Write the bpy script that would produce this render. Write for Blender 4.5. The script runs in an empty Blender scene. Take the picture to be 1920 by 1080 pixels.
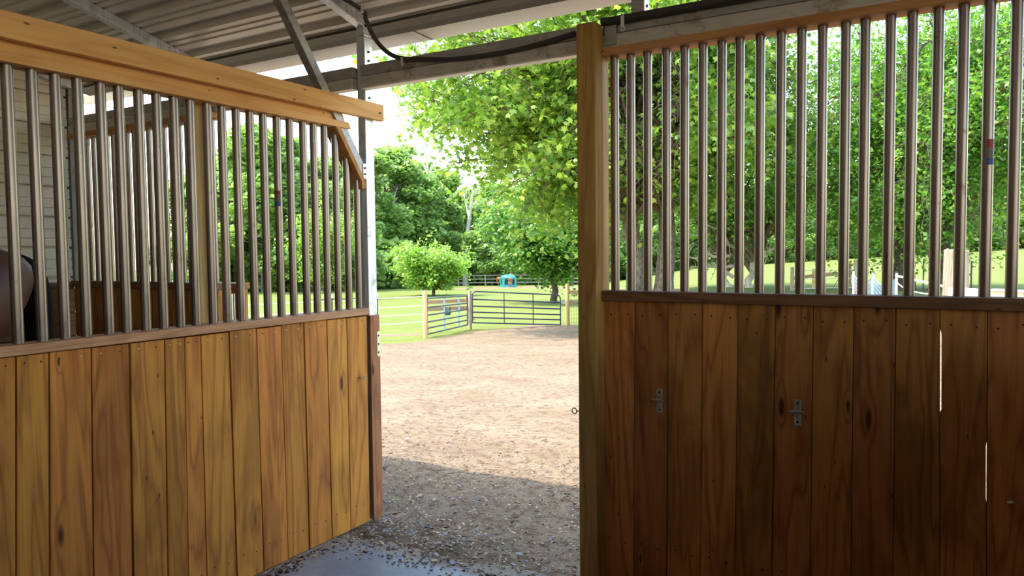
import bpy, math, random
import numpy as np
from mathutils import Matrix, Vector
C = bpy.context.scene.collection
sc = bpy.context.scene
R_ = math.radians

# ---------------------------------------------------------------- camera
F = 1393.0; EYE = 1.6
YAW, PITCH, ROLL = R_(30.47), R_(-2.83), R_(-0.62)
def cam_axes():
    cy, sy, cp, sp, cr, sr = math.cos(YAW), math.sin(YAW), math.cos(PITCH), math.sin(PITCH), math.cos(ROLL), math.sin(ROLL)
    f = np.array([-sy*cp, cy*cp, sp]); r = np.array([cy, sy, 0.0]); u = np.cross(r, f)
    return r*cr + u*sr, -r*sr + u*cr, f
AR, AU, AF = cam_axes()
cd = bpy.data.cameras.new('camera'); cam = bpy.data.objects.new('camera', cd); C.objects.link(cam)
cam.matrix_world = Matrix(((AR[0], AU[0], -AF[0], 0), (AR[1], AU[1], -AF[1], 0), (AR[2], AU[2], -AF[2], EYE), (0, 0, 0, 1)))
cd.sensor_width = 36; cd.lens = 36*F/1920; cd.clip_start = 0.05; cd.clip_end = 1000
sc.camera = cam

# ---------------------------------------------------------------- world, sun, exposure
w = bpy.data.worlds.new('sky'); sc.world = w; w.use_nodes = True
nt = w.node_tree; bg = nt.nodes['Background']
sky = nt.nodes.new('ShaderNodeTexSky'); sky.sky_type = 'NISHITA'; sky.sun_disc = False
sky.sun_elevation = R_(63); sky.sun_rotation = R_(239); sky.air_density = 1.6; sky.dust_density = 1.6; sky.ozone_density = 1.2
nt.links.new(sky.outputs[0], bg.inputs[0]); bg.inputs[1].default_value = 0.34
sd = bpy.data.lights.new('sun', 'SUN'); sd.energy = 2.9; sd.angle = R_(0.6); sd.color = (1.0, 0.94, 0.84)
sun = bpy.data.objects.new('sun', sd); C.objects.link(sun)
SUN = Vector((0.43, 0.258, -1.0))
sun.rotation_euler = SUN.to_track_quat('-Z', 'Y').to_euler(); sun.location = (-5, -5, 20)
sc.view_settings.view_transform = 'Standard'; sc.view_settings.look = 'None'
sc.view_settings.exposure = 1.3; sc.view_settings.gamma = 1.0; sc.view_settings.use_curve_mapping = False

# ---------------------------------------------------------------- helpers
def ray(x, y):
    return AR*((x-960)/F) + AU*(-(y-540)/F) + AF
def on(x, y, ax, v):
    d = ray(x, y); o = np.array([0, 0, EYE]); t = (v-o[ax])/d[ax]
    return o + d*t
HD = np.array([-math.sin(YAW), math.cos(YAW)]); LT = np.array([math.cos(YAW), math.sin(YAW)])
def dl(d, l): p = HD*d + LT*l; return float(p[0]), float(p[1])
def atd(x, y, d):                 # world point d metres in front of the standpoint
    r = ray(x, y); t = d/(r[0]*HD[0]+r[1]*HD[1]); return np.array([0, 0, EYE]) + r*t

class MB:
    def __init__(s): s.v = []; s.f = []; s.m = []
    def add(s, vs, fs, mi=0):
        b = len(s.v); s.v += [tuple(map(float, p)) for p in vs]
        for f in fs: s.f.append(tuple(i+b for i in f)); s.m.append(mi)
        return s
    def hexa(s, p, mi=0):          # p: 4 bottom (ccw from above), 4 top
        return s.add(p, [(3, 2, 1, 0), (4, 5, 6, 7), (0, 1, 5, 4), (1, 2, 6, 5), (2, 3, 7, 6), (3, 0, 4, 7)], mi)
    def box(s, x0, x1, y0, y1, z0, z1, mi=0):
        return s.hexa([(x0, y0, z0), (x1, y0, z0), (x1, y1, z0), (x0, y1, z0), (x0, y0, z1), (x1, y0, z1), (x1, y1, z1), (x0, y1, z1)], mi)
    def bar(s, a, b, w, h, side=(0, 0, 1), mi=0):      # rectangular bar from a to b; h measured along 'side'
        a = Vector(a); b = Vector(b); d = (b-a).normalized(); u = Vector(side); u = (u-d*u.dot(d)).normalized(); r = d.cross(u)
        q = [(-w/2, -h/2), (w/2, -h/2), (w/2, h/2), (-w/2, h/2)]
        return s.add([a+r*i+u*j for i, j in q]+[b+r*i+u*j for i, j in q], [(0, 1, 2, 3), (7, 6, 5, 4), (1, 0, 4, 5), (2, 1, 5, 6), (3, 2, 6, 7), (0, 3, 7, 4)], mi)
    def tube(s, pts, rad, seg=10, cap=True, mi=0):
        pts = [Vector(p) for p in pts]; n = len(pts)
        if not hasattr(rad, '__len__'): rad = [rad]*n
        ref = Vector((0.123, 0.31, 0.94)); d0 = (pts[-1]-pts[0])
        if d0.length > 0 and abs(d0.normalized().dot(ref)) > 0.9: ref = Vector((0.9, 0.3, 0.1))
        vs = []
        for i, p in enumerate(pts):
            d = (pts[min(i+1, n-1)]-pts[max(i-1, 0)]).normalized()
            a = d.cross(ref).normalized(); b = d.cross(a)
            for k in range(seg):
                t = 2*math.pi*k/seg; vs.append(p+a*(math.cos(t)*rad[i])+b*(math.sin(t)*rad[i]))
        fs = [(i*seg+k, i*seg+(k+1) % seg, (i+1)*seg+(k+1) % seg, (i+1)*seg+k) for i in range(n-1) for k in range(seg)]
        if cap: fs += [tuple(range(seg))[::-1], tuple((n-1)*seg+k for k in range(seg))]
        return s.add(vs, fs, mi)
    def ring(s, c, R, r, nrm, seg=20, ts=8, a0=0, a1=2*math.pi, mi=0):
        n = Vector(nrm).normalized(); a = n.orthogonal().normalized(); b = n.cross(a); c = Vector(c)
        full = abs(a1-a0-2*math.pi) < 1e-6
        pts = [c+(a*math.cos(t)+b*math.sin(t))*R for t in [a0+(a1-a0)*i/seg for i in range(seg+1)]]
        return s.tube(pts, r, ts, not full, mi)
    def build(s, name, mat, parent=None, org=None, smooth=False, bevel=0, angle=40):
        o0 = Vector(org) if org is not None else (Vector(parent['_loc']) if parent is not None else Vector((0, 0, 0)))
        me = bpy.data.meshes.new(name)
        me.from_pydata([(p[0]-o0.x, p[1]-o0.y, p[2]-o0.z) for p in s.v], [], s.f)
        mats = mat if isinstance(mat, (list, tuple)) else [mat]
        for m in mats: me.materials.append(m)
        if len(mats) > 1: me.polygons.foreach_set('material_index', s.m)
        if smooth:
            me.shade_smooth()
            try: me.set_sharp_from_angle(angle=R_(angle))
            except Exception: pass
        o = bpy.data.objects.new(name, me); C.objects.link(o)
        if parent is not None:
            o.parent = parent
            if org is not None: o.location = o0-Vector(parent['_loc'])
        else: o.location = o0
        o['_loc'] = tuple(o0)
        if bevel:
            b = o.modifiers.new('bevel', 'BEVEL'); b.width = bevel; b.segments = 2; b.limit_method = 'ANGLE'; b.angle_limit = R_(50)
        return o
def tag(o, label, cat, group=None, kind=None):
    o['label'] = label; o['category'] = cat
    if group: o['group'] = group
    if kind: o['kind'] = kind
    return o
def struct(o, label=None, cat=None):
    o['kind'] = 'structure'
    if label: o['label'] = label
    if cat: o['category'] = cat
    return o
def empty(name, loc, label, cat, group=None):
    o = bpy.data.objects.new(name, None); C.objects.link(o); o.location = loc; o['_loc'] = tuple(map(float, loc)); o.empty_display_size = .2
    return tag(o, label, cat, group)
def copy_tree(o, parent=None):
    c = o.copy(); C.objects.link(c)
    if parent is not None: c.parent = parent
    for ch in list(o.children): copy_tree(ch, c)
    return c

# ---------------------------------------------------------------- materials
def mat(name):
    m = bpy.data.materials.new(name); m.use_nodes = True; t = m.node_tree
    return m, t, t.nodes['Principled BSDF'], t.nodes, t.links
def ramp(t, fac, stops):
    r = t.nodes.new('ShaderNodeValToRGB'); e = r.color_ramp.elements
    while len(e) < len(stops): e.new(0.5)
    for i, (p, c) in enumerate(stops): e[i].position = p; e[i].color = (*c, 1) if len(c) == 3 else c
    t.links.new(fac, r.inputs[0]); return r.outputs[0]
def node(t, k, **kw):
    n = t.nodes.new(k)
    for a, b in kw.items():
        if a.startswith('i_'): n.inputs[a[2:]].default_value = b
        else: setattr(n, a, b)
    return n
def mixc(t, fac, a, b, mode='MIX'):
    n = t.nodes.new('ShaderNodeMix'); n.data_type = 'RGBA'; n.blend_type = mode
    for i, v in ((0, fac), (6, a), (7, b)):
        if hasattr(v, 'is_linked') or hasattr(v, 'links'): t.links.new(v, n.inputs[i])
        elif i == 0: n.inputs[0].default_value = v
        else: n.inputs[i].default_value = (*v, 1) if len(v) == 3 else v
    return n.outputs[2]
def mth(t, op, a, b=0.0, c=None):
    n = t.nodes.new('ShaderNodeMath'); n.operation = op
    for i, v in enumerate((a, b, c)):
        if v is None: continue
        if hasattr(v, 'links'): t.links.new(v, n.inputs[i])
        else: n.inputs[i].default_value = v
    return n.outputs[0]

def wood(name, light, dark, knot=(.085, .028, .010), axis=2, rough=.62, knots=.55, vary=.35, stain=0.35, ring=9.0):
    m, t, P, N, L = mat(name)
    tc = N.new('ShaderNodeTexCoord'); oi = N.new('ShaderNodeObjectInfo')
    off = node(t, 'ShaderNodeVectorMath', operation='SCALE'); off.inputs[0].default_value = (17.3, 29.1, 11.7)
    L.new(oi.outputs['Random'], off.inputs['Scale'])
    ad = node(t, 'ShaderNodeVectorMath', operation='ADD'); L.new(tc.outputs['Object'], ad.inputs[0]); L.new(off.outputs[0], ad.inputs[1])
    def scaled(a, b):
        mp = N.new('ShaderNodeMapping'); s = [a, a, a]; s[axis] = b; mp.inputs['Scale'].default_value = s
        L.new(ad.outputs[0], mp.inputs[0]); return mp.outputs[0]
    # knots
    vo = node(t, 'ShaderNodeTexVoronoi', i_Scale=1.0, i_Randomness=1.0); L.new(scaled(9.0, 2.6), vo.inputs['Vector'])
    sep = N.new('ShaderNodeSeparateColor'); L.new(vo.outputs['Color'], sep.inputs[0])
    sel = mth(t, 'GREATER_THAN', sep.outputs[0], 1-knots*.55)
    size = mth(t, 'MULTIPLY_ADD', sep.outputs[1], .10, .035)
    kd = mth(t, 'DIVIDE', vo.outputs['Distance'], size)
    kmask = mth(t, 'MULTIPLY', mth(t, 'SMOOTH_MIN', mth(t, 'MAXIMUM', mth(t, 'MULTIPLY_ADD', kd, -1.6, 2.0), 0.0), 1.0, .1), sel)
    halo = mth(t, 'MULTIPLY', mth(t, 'MAXIMUM', mth(t, 'MULTIPLY_ADD', kd, -.33, 1.0), 0.0), sel)
    # flowing grain, bent round the knots
    n1 = node(t, 'ShaderNodeTexNoise', i_Scale=1.0, i_Detail=3.0, i_Roughness=.5, i_Distortion=.35); L.new(scaled(5.5, .55), n1.inputs['Vector'])
    g = mth(t, 'ADD', mth(t, 'MULTIPLY', n1.outputs['Fac'], ring), mth(t, 'MULTIPLY', halo, 1.2))
    rings = mth(t, 'FRACT', g)
    tri = mth(t, 'POWER', mth(t, 'ABSOLUTE', mth(t, 'MULTIPLY_ADD', rings, 2.0, -1.0)), 2.2)
    n2 = node(t, 'ShaderNodeTexNoise', i_Scale=1.0, i_Detail=5.0, i_Roughness=.65); L.new(scaled(120.0, 3.0), n2.inputs['Vector'])
    fine = mth(t, 'MULTIPLY_ADD', n2.outputs['Fac'], .9, -.2)
    gr = mth(t, 'MULTIPLY_ADD', tri, .5, mth(t, 'MULTIPLY', fine, .95))
    col = ramp(t, gr, [(0.06, light), (.72, dark)])
    # weathered / damp patches
    n3 = node(t, 'ShaderNodeTexNoise', i_Scale=1.0, i_Detail=4.0, i_Roughness=.6, i_Distortion=.6); L.new(scaled(4.5, 1.6), n3.inputs['Vector'])
    st = ramp(t, n3.outputs['Fac'], [(.5, (0, 0, 0)), (.62, (1, 1, 1))])
    col = mixc(t, mth(t, 'MULTIPLY', st, stain), col, tuple(c*.45 for c in dark))
    col = mixc(t, mth(t, 'MULTIPLY', halo, .35), col, tuple(c*.7 for c in dark))
    col = mixc(t, kmask, col, knot)
    # small dark nicks
    v2 = node(t, 'ShaderNodeTexVoronoi', i_Scale=1.0); L.new(scaled(26.0, 10.0), v2.inputs['Vector'])
    s2 = N.new('ShaderNodeSeparateColor'); L.new(v2.outputs['Color'], s2.inputs[0])
    nick = mth(t, 'MULTIPLY', mth(t, 'LESS_THAN', v2.outputs['Distance'], .11), mth(t, 'GREATER_THAN', s2.outputs[0], .9))
    col = mixc(t, mth(t, 'MULTIPLY', nick, .8), col, knot)
    hs = N.new('ShaderNodeHueSaturation'); L.new(col, hs.inputs['Color'])
    r2 = mth(t, 'FRACT', mth(t, 'MULTIPLY', oi.outputs['Random'], 37.7))
    L.new(mth(t, 'MULTIPLY_ADD', oi.outputs['Random'], vary*2, 1-vary), hs.inputs['Value'])
    L.new(mth(t, 'MULTIPLY_ADD', r2, .014, .493), hs.inputs['Hue'])
    L.new(hs.outputs[0], P.inputs['Base Color']); P.inputs['Roughness'].default_value = rough
    P.inputs['Specular IOR Level'].default_value = .25
    b = node(t, 'ShaderNodeBump', i_Strength=.25, i_Distance=.004); L.new(gr, b.inputs['Height']); L.new(b.outputs[0], P.inputs['Normal'])
    return m
def steel(name, col, rough=.42, metal=.85, rust=0.0, spangle=.25, sc_=(30, 30, 4)):
    m, t, P, N, L = mat(name)
    tc = N.new('ShaderNodeTexCoord'); mp = N.new('ShaderNodeMapping'); mp.inputs['Scale'].default_value = sc_; L.new(tc.outputs['Object'], mp.inputs[0])
    n = node(t, 'ShaderNodeTexNoise', i_Scale=1.0, i_Detail=5.0, i_Roughness=.65); L.new(mp.outputs[0], n.inputs['Vector'])
    c = ramp(t, n.outputs['Fac'], [(.3, tuple(x*(1-spangle) for x in col)), (.7, tuple(min(1, x*(1+spangle)) for x in col))])
    if rust:
        n2 = node(t, 'ShaderNodeTexNoise', i_Scale=7.0, i_Detail=6.0, i_Roughness=.7); L.new(tc.outputs['Object'], n2.inputs['Vector'])
        f = ramp(t, n2.outputs['Fac'], [(.62-rust*.12, (0, 0, 0)), (.72-rust*.1, (1, 1, 1))])
        c = mixc(t, mth(t, 'MULTIPLY', f, .7), c, (.16, .075, .03))
        L.new(mth(t, 'MULTIPLY_ADD', f, -.6*metal, metal), P.inputs['Metallic'])
    else: P.inputs['Metallic'].default_value = metal
    L.new(c, P.inputs['Base Color'])
    L.new(mth(t, 'MULTIPLY_ADD', n.outputs['Fac'], .25, rough-.12), P.inputs['Roughness'])
    return m
def plain(name, col, rough=.6, metal=0.0, var=.12, scale=20, spec=.5):
    m, t, P, N, L = mat(name)
    tc = N.new('ShaderNodeTexCoord')
    n = node(t, 'ShaderNodeTexNoise', i_Scale=scale, i_Detail=4.0); L.new(tc.outputs['Object'], n.inputs['Vector'])
    L.new(ramp(t, n.outputs['Fac'], [(.3, tuple(x*(1-var) for x in col)), (.7, tuple(min(1, x*(1+var)) for x in col))]), P.inputs['Base Color'])
    P.inputs['Roughness'].default_value = rough; P.inputs['Metallic'].default_value = metal; P.inputs['Specular IOR Level'].default_value = spec
    return m
def leafmat(name, a, b, c, trans=.45, rough=.5):
    m, t, P, N, L = mat(name)
    at = N.new('ShaderNodeAttribute'); at.attribute_name = 'tint'
    col = ramp(t, at.outputs['Fac'], [(0.0, a), (.5, b), (1.0, c)])
    L.new(col, P.inputs['Base Color']); P.inputs['Roughness'].default_value = .42; P.inputs['Specular IOR Level'].default_value = .6
    tr = N.new('ShaderNodeBsdfTranslucent'); L.new(mixc(t, 1.0, col, (1.2, 1.4, .7), 'MULTIPLY'), tr.inputs[0])
    mx = N.new('ShaderNodeMixShader'); mx.inputs[0].default_value = trans
    L.new(P.outputs[0], mx.inputs[1]); L.new(tr.outputs[0], mx.inputs[2]); L.new(mx.outputs[0], N['Material Output'].inputs[0])
    return m
def bark(name, a, b, sc_=(9, 9, 2.2)):
    m, t, P, N, L = mat(name)
    tc = N.new('ShaderNodeTexCoord'); mp = N.new('ShaderNodeMapping'); mp.inputs['Scale'].default_value = sc_; L.new(tc.outputs['Object'], mp.inputs[0])
    v = node(t, 'ShaderNodeTexNoise', i_Scale=2.2, i_Detail=7.0, i_Roughness=.72, i_Distortion=.8); L.new(mp.outputs[0], v.inputs['Vector'])
    L.new(ramp(t, v.outputs['Fac'], [(.38, a), (.6, b)]), P.inputs['Base Color']); P.inputs['Roughness'].default_value = .9
    bp = node(t, 'ShaderNodeBump', i_Strength=.9, i_Distance=.05); L.new(v.outputs['Fac'], bp.inputs['Height']); L.new(bp.outputs[0], P.inputs['Normal'])
    return m

M = {}
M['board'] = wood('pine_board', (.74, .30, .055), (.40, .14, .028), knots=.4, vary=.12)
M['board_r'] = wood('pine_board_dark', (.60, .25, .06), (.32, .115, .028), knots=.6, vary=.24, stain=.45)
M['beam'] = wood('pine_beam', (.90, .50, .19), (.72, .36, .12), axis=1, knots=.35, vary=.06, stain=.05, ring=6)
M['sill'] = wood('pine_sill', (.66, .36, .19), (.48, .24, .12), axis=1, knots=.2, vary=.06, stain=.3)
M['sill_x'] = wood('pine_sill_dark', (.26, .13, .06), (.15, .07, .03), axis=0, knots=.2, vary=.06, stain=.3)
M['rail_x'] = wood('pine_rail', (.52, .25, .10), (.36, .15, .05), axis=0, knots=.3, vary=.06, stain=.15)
M['stud'] = wood('pine_stud', (.92, .62, .30), (.80, .48, .2), knots=.4, vary=.03, stain=.05)
M['post'] = wood('pine_post', (.52, .30, .09), (.34, .175, .05), knots=.4, vary=.08, stain=.3)
M['jamb'] = wood('fir_jamb', (.48, .22, .10), (.30, .12, .05), knots=.3, vary=.05, stain=.35)
M['bracket'] = wood('pine_bracket', (.55, .26, .08), (.40, .17, .05), axis=2, knots=.5, vary=.05)
M['nail'] = plain('nail_head', (.05, .035, .02), .6, .4)
M['screw'] = plain('screw_head', (.62, .52, .30), .35, .9)
M['bar'] = steel('pipe_steel', (.265, .22, .205), .30, .95, rust=.04, spangle=.10, sc_=(20, 20, 6))
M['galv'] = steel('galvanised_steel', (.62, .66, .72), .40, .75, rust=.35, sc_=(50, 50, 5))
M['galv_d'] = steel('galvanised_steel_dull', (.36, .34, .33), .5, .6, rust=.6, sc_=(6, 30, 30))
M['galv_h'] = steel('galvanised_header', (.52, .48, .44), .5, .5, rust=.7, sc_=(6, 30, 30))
M['plate'] = steel('zinc_plate', (.66, .66, .60), .35, .9)
M['roof'] = plain('painted_roof_metal', (.60, .55, .50), .26, 0.0, .05, 3, spec=.8)
M['white'] = plain('white_painted_metal', (.88, .86, .83), .35, 0.0, .02, 5)
M['eave'] = plain('dark_eave_strip', (.055, .045, .038), .6)
M['siding'] = plain('cream_siding', (.66, .59, .46), .5, 0.0, .06, 4)
M['cable'] = plain('black_conduit', (.035, .032, .03), .5, 0.0)
M['dark'] = plain('dark_gap', (.02, .012, .008), .9)
M['wainscot'] = wood('wainscot_board', (.30, .17, .08), (.18, .09, .04), axis=1, knots=.3, vary=.1)
M['navy'] = plain('navy_gate_paint', (.055, .05, .12), .35, .2, spec=.7)
M['black'] = plain('black_gate_paint', (.025, .022, .03), .4, .2)
M['blue'] = plain('light_blue_steel', (.28, .42, .58), .4, .4)
M['fpost'] = wood('fence_post_wood', (.72, .47, .24), (.55, .32, .14), knots=.2, vary=.1, stain=.1)
M['gpost'] = wood('grey_fence_post_wood', (.42, .33, .25), (.26, .2, .14), knots=.2, vary=.1, stain=.1)
M['frail'] = wood('fence_rail_wood', (.62, .42, .27), (.44, .26, .16), axis=0, knots=.1, vary=.1, stain=.1)
M['greyrail'] = plain('weathered_rail', (.24, .21, .185), .9)
M['tape'] = plain('white_tape', (.85, .85, .82), .6)
M['teal'] = plain('teal_plastic', (.03, .34, .33), .35, 0, .05)
M['green'] = plain('dark_green_plastic', (.02, .12, .085), .4)
M['bay'] = plain('bay_horse_coat', (.095, .033, .017), .5, 0, .15, 6, spec=.3)
M['chestnut'] = plain('chestnut_horse_coat', (.36, .13, .05), .5, 0, .1, 6)
M['mane'] = plain('black_horse_hair', (.006, .005, .005), .9, 0, .3, 60, spec=.1)
M['bark'] = bark('furrowed_bark', (.06, .04, .028), (.36, .28, .21))
M['bark_d'] = bark('dark_bark', (.035, .025, .018), (.16, .115, .08))
M['bark_p'] = bark('pale_bark', (.40, .32, .26), (.80, .70, .62), (4, 4, 1))
M['twig'] = plain('twig_bark', (.17, .11, .08), .8)
M['stump'] = wood('bleached_stump', (.42, .33, .235), (.27, .20, .135), knots=.1, vary=.01, stain=.1)
M['leaf_syc'] = leafmat('sycamore_leaf', (.08, .19, .045), (.27, .40, .07), (.58, .62, .14), .48)
M['leaf_right'] = leafmat('maple_leaf', (.06, .18, .035), (.18, .36, .05), (.40, .55, .10), .45)
M['leaf_dark'] = leafmat('dark_maple_leaf', (.04, .12, .03), (.13, .28, .05), (.36, .50, .12), .38)
M['leaf_dog'] = leafmat('dogwood_leaf', (.12, .26, .04), (.28, .44, .07), (.50, .60, .14), .4)
M['leaf_for'] = leafmat('hazy_forest_leaf', (.09, .17, .06), (.27, .39, .12), (.52, .60, .25), .5)  # leaf tones paled to paint in the distant haze
M['leaf_for2'] = leafmat('hazy_forest_leaf_light', (.08, .19, .05), (.32, .44, .16), (.60, .68, .34), .5)  # lighter variant, haze likewise mixed into the leaf colour
M['net'] = plain('blue_grey_netting', (.20, .27, .36), .7)
M['red'] = plain('red_rope', (.6, .03, .04), .5)
M['tan'] = plain('tan_board', (.68, .47, .30), .6)
M['knob'] = plain('pinkish_knob', (.75, .62, .58), .3)

# ---------------------------------------------------------------- ground
def sstep(a, b, x): t = np.clip((x-a)/(b-a), 0, 1); return t*t*(3-2*t)
def hgt(X, Y):
    X = np.asarray(X, float); Y = np.asarray(Y, float)
    d = X*HD[0]+Y*HD[1]; l = X*LT[0]+Y*LT[1]; a = l/np.maximum(d, 3)
    zL = np.interp(d, [0, 5.5, 13, 21.5, 28, 64, 95, 125, 200], [0, 0, -.38, -.9, -1.3, -2.15, -2.9, -3.9, -4.5])
    zR = np.interp(d, [0, 6, 22, 30, 60, 125, 200], [0, 0, .15, .1, -.1, 0, 0]) + np.where(d > 30, (np.clip(a, 0, .8)-.5)*6.2*np.clip((d-30)/95, 0, 1.3), 0)
    k = sstep(.09, .26, a)
    # left of the view everything keeps to the lower ground
    z = zL*(1-k)+zR*k
    near = sstep(4.6, 7.5, d)
    return z*near
def hz(x, y): return float(hgt(x, y))

rng = np.random.default_rng(7)
def terrain():
    ds = np.concatenate([np.linspace(-14, 3.0, 18), np.linspace(3.1, 9, 120), np.linspace(9.15, 34, 150), np.linspace(34.6, 130, 90), np.linspace(133, 300, 24)])
    us = np.linspace(-1.25, 1.25, 220)
    D, U = np.meshgrid(ds, us, indexing='ij')
    Lt = U*(np.maximum(D, 0)*1.0+13)
    X = HD[0]*D+LT[0]*Lt; Y = HD[1]*D+LT[1]*Lt
    Z = hgt(X, Y)
    bump = sum(np.sin(X*f1+ph)*np.cos(Y*f2+ph*2)*am for f1, f2, ph, am in ((1.3, 1.7, .3, .02), (3.1, 2.3, 1.1, .010), (7.3, 6.1, 2., .005)))
    bump += rng.normal(0, .004, X.shape)
    inside = (Y < 3.6) & (X > -6.5) & (X < 8)
    Z = Z+np.where(inside, -.012, bump*np.clip((Y-3.3)/1.2, 0, 1)) - .012
    nd, nu = X.shape
    vs = np.stack([X, Y, Z], -1).reshape(-1, 3)
    i = np.arange(nd-1)[:, None]*nu+np.arange(nu-1)[None]
    fs = np.stack([i, i+1, i+nu+1, i+nu], -1).reshape(-1, 4)
    fs = fs[:, ::-1]
    me = bpy.data.meshes.new('ground'); me.from_pydata(vs.tolist(), [], fs.tolist()); me.shade_smooth()
    # what grows where: grass beyond the gates, bare sand in the yard
    d = D; l = Lt; a = l/np.maximum(d, 3)
    px = 960+a*F
    edge = np.interp(px, [-800, 300, 640, 713, 800, 900, 985, 1060, 1100, 1180, 1300, 3000], [14, 15, 17, 19, 20.8, 26.0, 29.5, 29.3, 29.6, 16, 13, 12])
    g = sstep(-.6, .6, d-edge+rng.normal(0, .35, d.shape))
    g = g*(1-.8*sstep(.0, 1.0, 1-np.abs(d-24.0)/1.6)*sstep(810, 780, px))
    g = g*(1-.85*sstep(.0, 1.0, 1-np.abs(d-np.interp(px, [700, 850, 1000, 1080], [96, 88, 90, 84]))/10)*sstep(800, 880, px)*sstep(1110, 1080, px))
    at = me.attributes.new('grass', 'FLOAT', 'POINT'); at.data.foreach_set('value', g.reshape(-1).astype(np.float32))
    m, t, P, N, L = mat('yard_ground')
    tc = N.new('ShaderNodeTexCoord'); A = N.new('ShaderNodeAttribute'); A.attribute_name = 'grass'
    def nz(s, dt=6.0, r=.65, dis=0.0):
        n = node(t, 'ShaderNodeTexNoise', i_Scale=s, i_Detail=dt, i_Roughness=r, i_Distortion=dis); L.new(tc.outputs['Object'], n.inputs['Vector']); return n.outputs['Fac']
    base = ramp(t, nz(1.1), [(.3, (.20, .138, .082)), (.7, (.32, .235, .15))])
    mid = nz(14, 8, .75)
    base = mixc(t, ramp(t, mid, [(.38, (1, 1, 1)), (.52, (0, 0, 0))]), base, (.13, .082, .05))
    fine = nz(70, 6, .8)
    base = mixc(t, mth(t, 'MULTIPLY', ramp(t, fine, [(.36, (1, 1, 1)), (.46, (0, 0, 0))]), .75), base, (.075, .055, .042))
    base = mixc(t, mth(t, 'MULTIPLY', ramp(t, nz(55, 5, .8), [(.61, (0, 0, 0)), (.68, (1, 1, 1))]), .7), base, (.33, .30, .29))
    grass = ramp(t, nz(.5), [(.3, (.145, .162, .034)), (.7, (.225, .225, .055))])
    grass = mixc(t, ramp(t, nz(6, 8, .75), [(.35, (1, 1, 1)), (.6, (0, 0, 0))]), grass, (.11, .175, .03))
    gm = mth(t, 'ADD', A.outputs['Fac'], mth(t, 'MULTIPLY_ADD', nz(3, 6, .7), .9, -.45))
    gm = ramp(t, gm, [(.42, (0, 0, 0)), (.6, (1, 1, 1))])
    L.new(mixc(t, gm, base, grass), P.inputs['Base Color']); P.inputs['Roughness'].default_value = .95; P.inputs['Specular IOR Level'].default_value = .15
    bp = node(t, 'ShaderNodeBump', i_Strength=.5, i_Distance=.02); L.new(mid, bp.inputs['Height'])
    b2 = node(t, 'ShaderNodeBump', i_Strength=.5, i_Distance=.006); L.new(fine, b2.inputs['Height']); L.new(bp.outputs[0], b2.inputs['Normal']); L.new(b2.outputs[0], P.inputs['Normal'])
    me.materials.append(m)
    o = bpy.data.objects.new('ground', me); C.objects.link(o)
    return struct(o)
terrain()

# concrete floor of the stall, its far edge ragged under the blown-in dirt
def concrete():
    m, t, P, N, L = mat('stall_concrete')
    tc = N.new('ShaderNodeTexCoord')
    def nz(s, dt=6.0, r=.65, dis=0.0):
        n = node(t, 'ShaderNodeTexNoise', i_Scale=s, i_Detail=dt, i_Roughness=r, i_Distortion=dis); L.new(tc.outputs['Object'], n.inputs['Vector']); return n.outputs['Fac']
    sp = N.new('ShaderNodeSeparateXYZ'); L.new(tc.outputs['Object'], sp.inputs[0])
    base = ramp(t, nz(3), [(.3, (.17, .18, .20)), (.7, (.30, .31, .33))])
    base = mixc(t, ramp(t, nz(1.5, 5, .6), [(.5, (0, 0, 0)), (.62, (.5, .5, .5))]), base, (.42, .37, .29))
    # dirt collects along the doorway and the partition foot
    ey = mth(t, 'MULTIPLY_ADD', sp.outputs[1], 1.0, -3.02)
    ex = mth(t, 'SUBTRACT', -2.84, sp.outputs[0])
    e = mth(t, 'ADD', mth(t, 'MAXIMUM', ey, ex), mth(t, 'MULTIPLY_ADD', nz(9, 8, .75), .32, -.16))
    dm = ramp(t, mth(t, 'MULTIPLY_ADD', e, 9.0, .5), [(.2, (0, 0, 0)), (.8, (1, 1, 1))])
    spk = ramp(t, nz(90, 5, .8), [(.62, (0, 0, 0)), (.66, (1, 1, 1))])
    base = mixc(t, mth(t, 'MULTIPLY', spk, .5), base, (.5, .4, .28))
    dirt = mixc(t, ramp(t, nz(70, 6, .8), [(.4, (1, 1, 1)), (.5, (0, 0, 0))]), (.33, .26, .19), (.15, .11, .075))
    L.new(mixc(t, dm, base, dirt), P.inputs['Base Color'])
    L.new(mth(t, 'MULTIPLY_ADD', dm, .5, .42), P.inputs['Roughness']); P.inputs['Specular IOR Level'].default_value = .5
    bp = node(t, 'ShaderNodeBump', i_Strength=.4, i_Distance=.01); L.new(nz(70, 6, .8), bp.inputs['Height']); L.new(bp.outputs[0], P.inputs['Normal'])
    mb = MB(); n = 90
    xs = np.linspace(-6.0, 3.0, n)
    ye = 3.16+.05*np.sin(xs*3.1)+.03*np.sin(xs*9.7+1)+rng.normal(0, .01, n)
    vs = []
    for x, y in zip(xs, ye): vs += [(x, -9, 0), (x, y-.12, 0), (x, y, -.008), (x, y+.02, -.05)]
    fs = [(4*i+k, 4*i+4+k, 4*i+5+k, 4*i+1+k) for i in range(n-1) for k in range(3)]
    mb.add(vs, fs); o = mb.build('floor', m); struct(o)
    c = MB(); a = on(775, 1062, 2, .002); b = on(822, 1022, 2, .002); a2 = a; pts = [Vector(a).lerp(Vector(b), i/8)+Vector((random.uniform(-.004, .004), random.uniform(-.004, .004), 0)) for i in range(9)]
    c.tube(pts, .0025, 5); struct(c.build('trim_1', M['dark']))
random.seed(3)
concrete()

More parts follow.
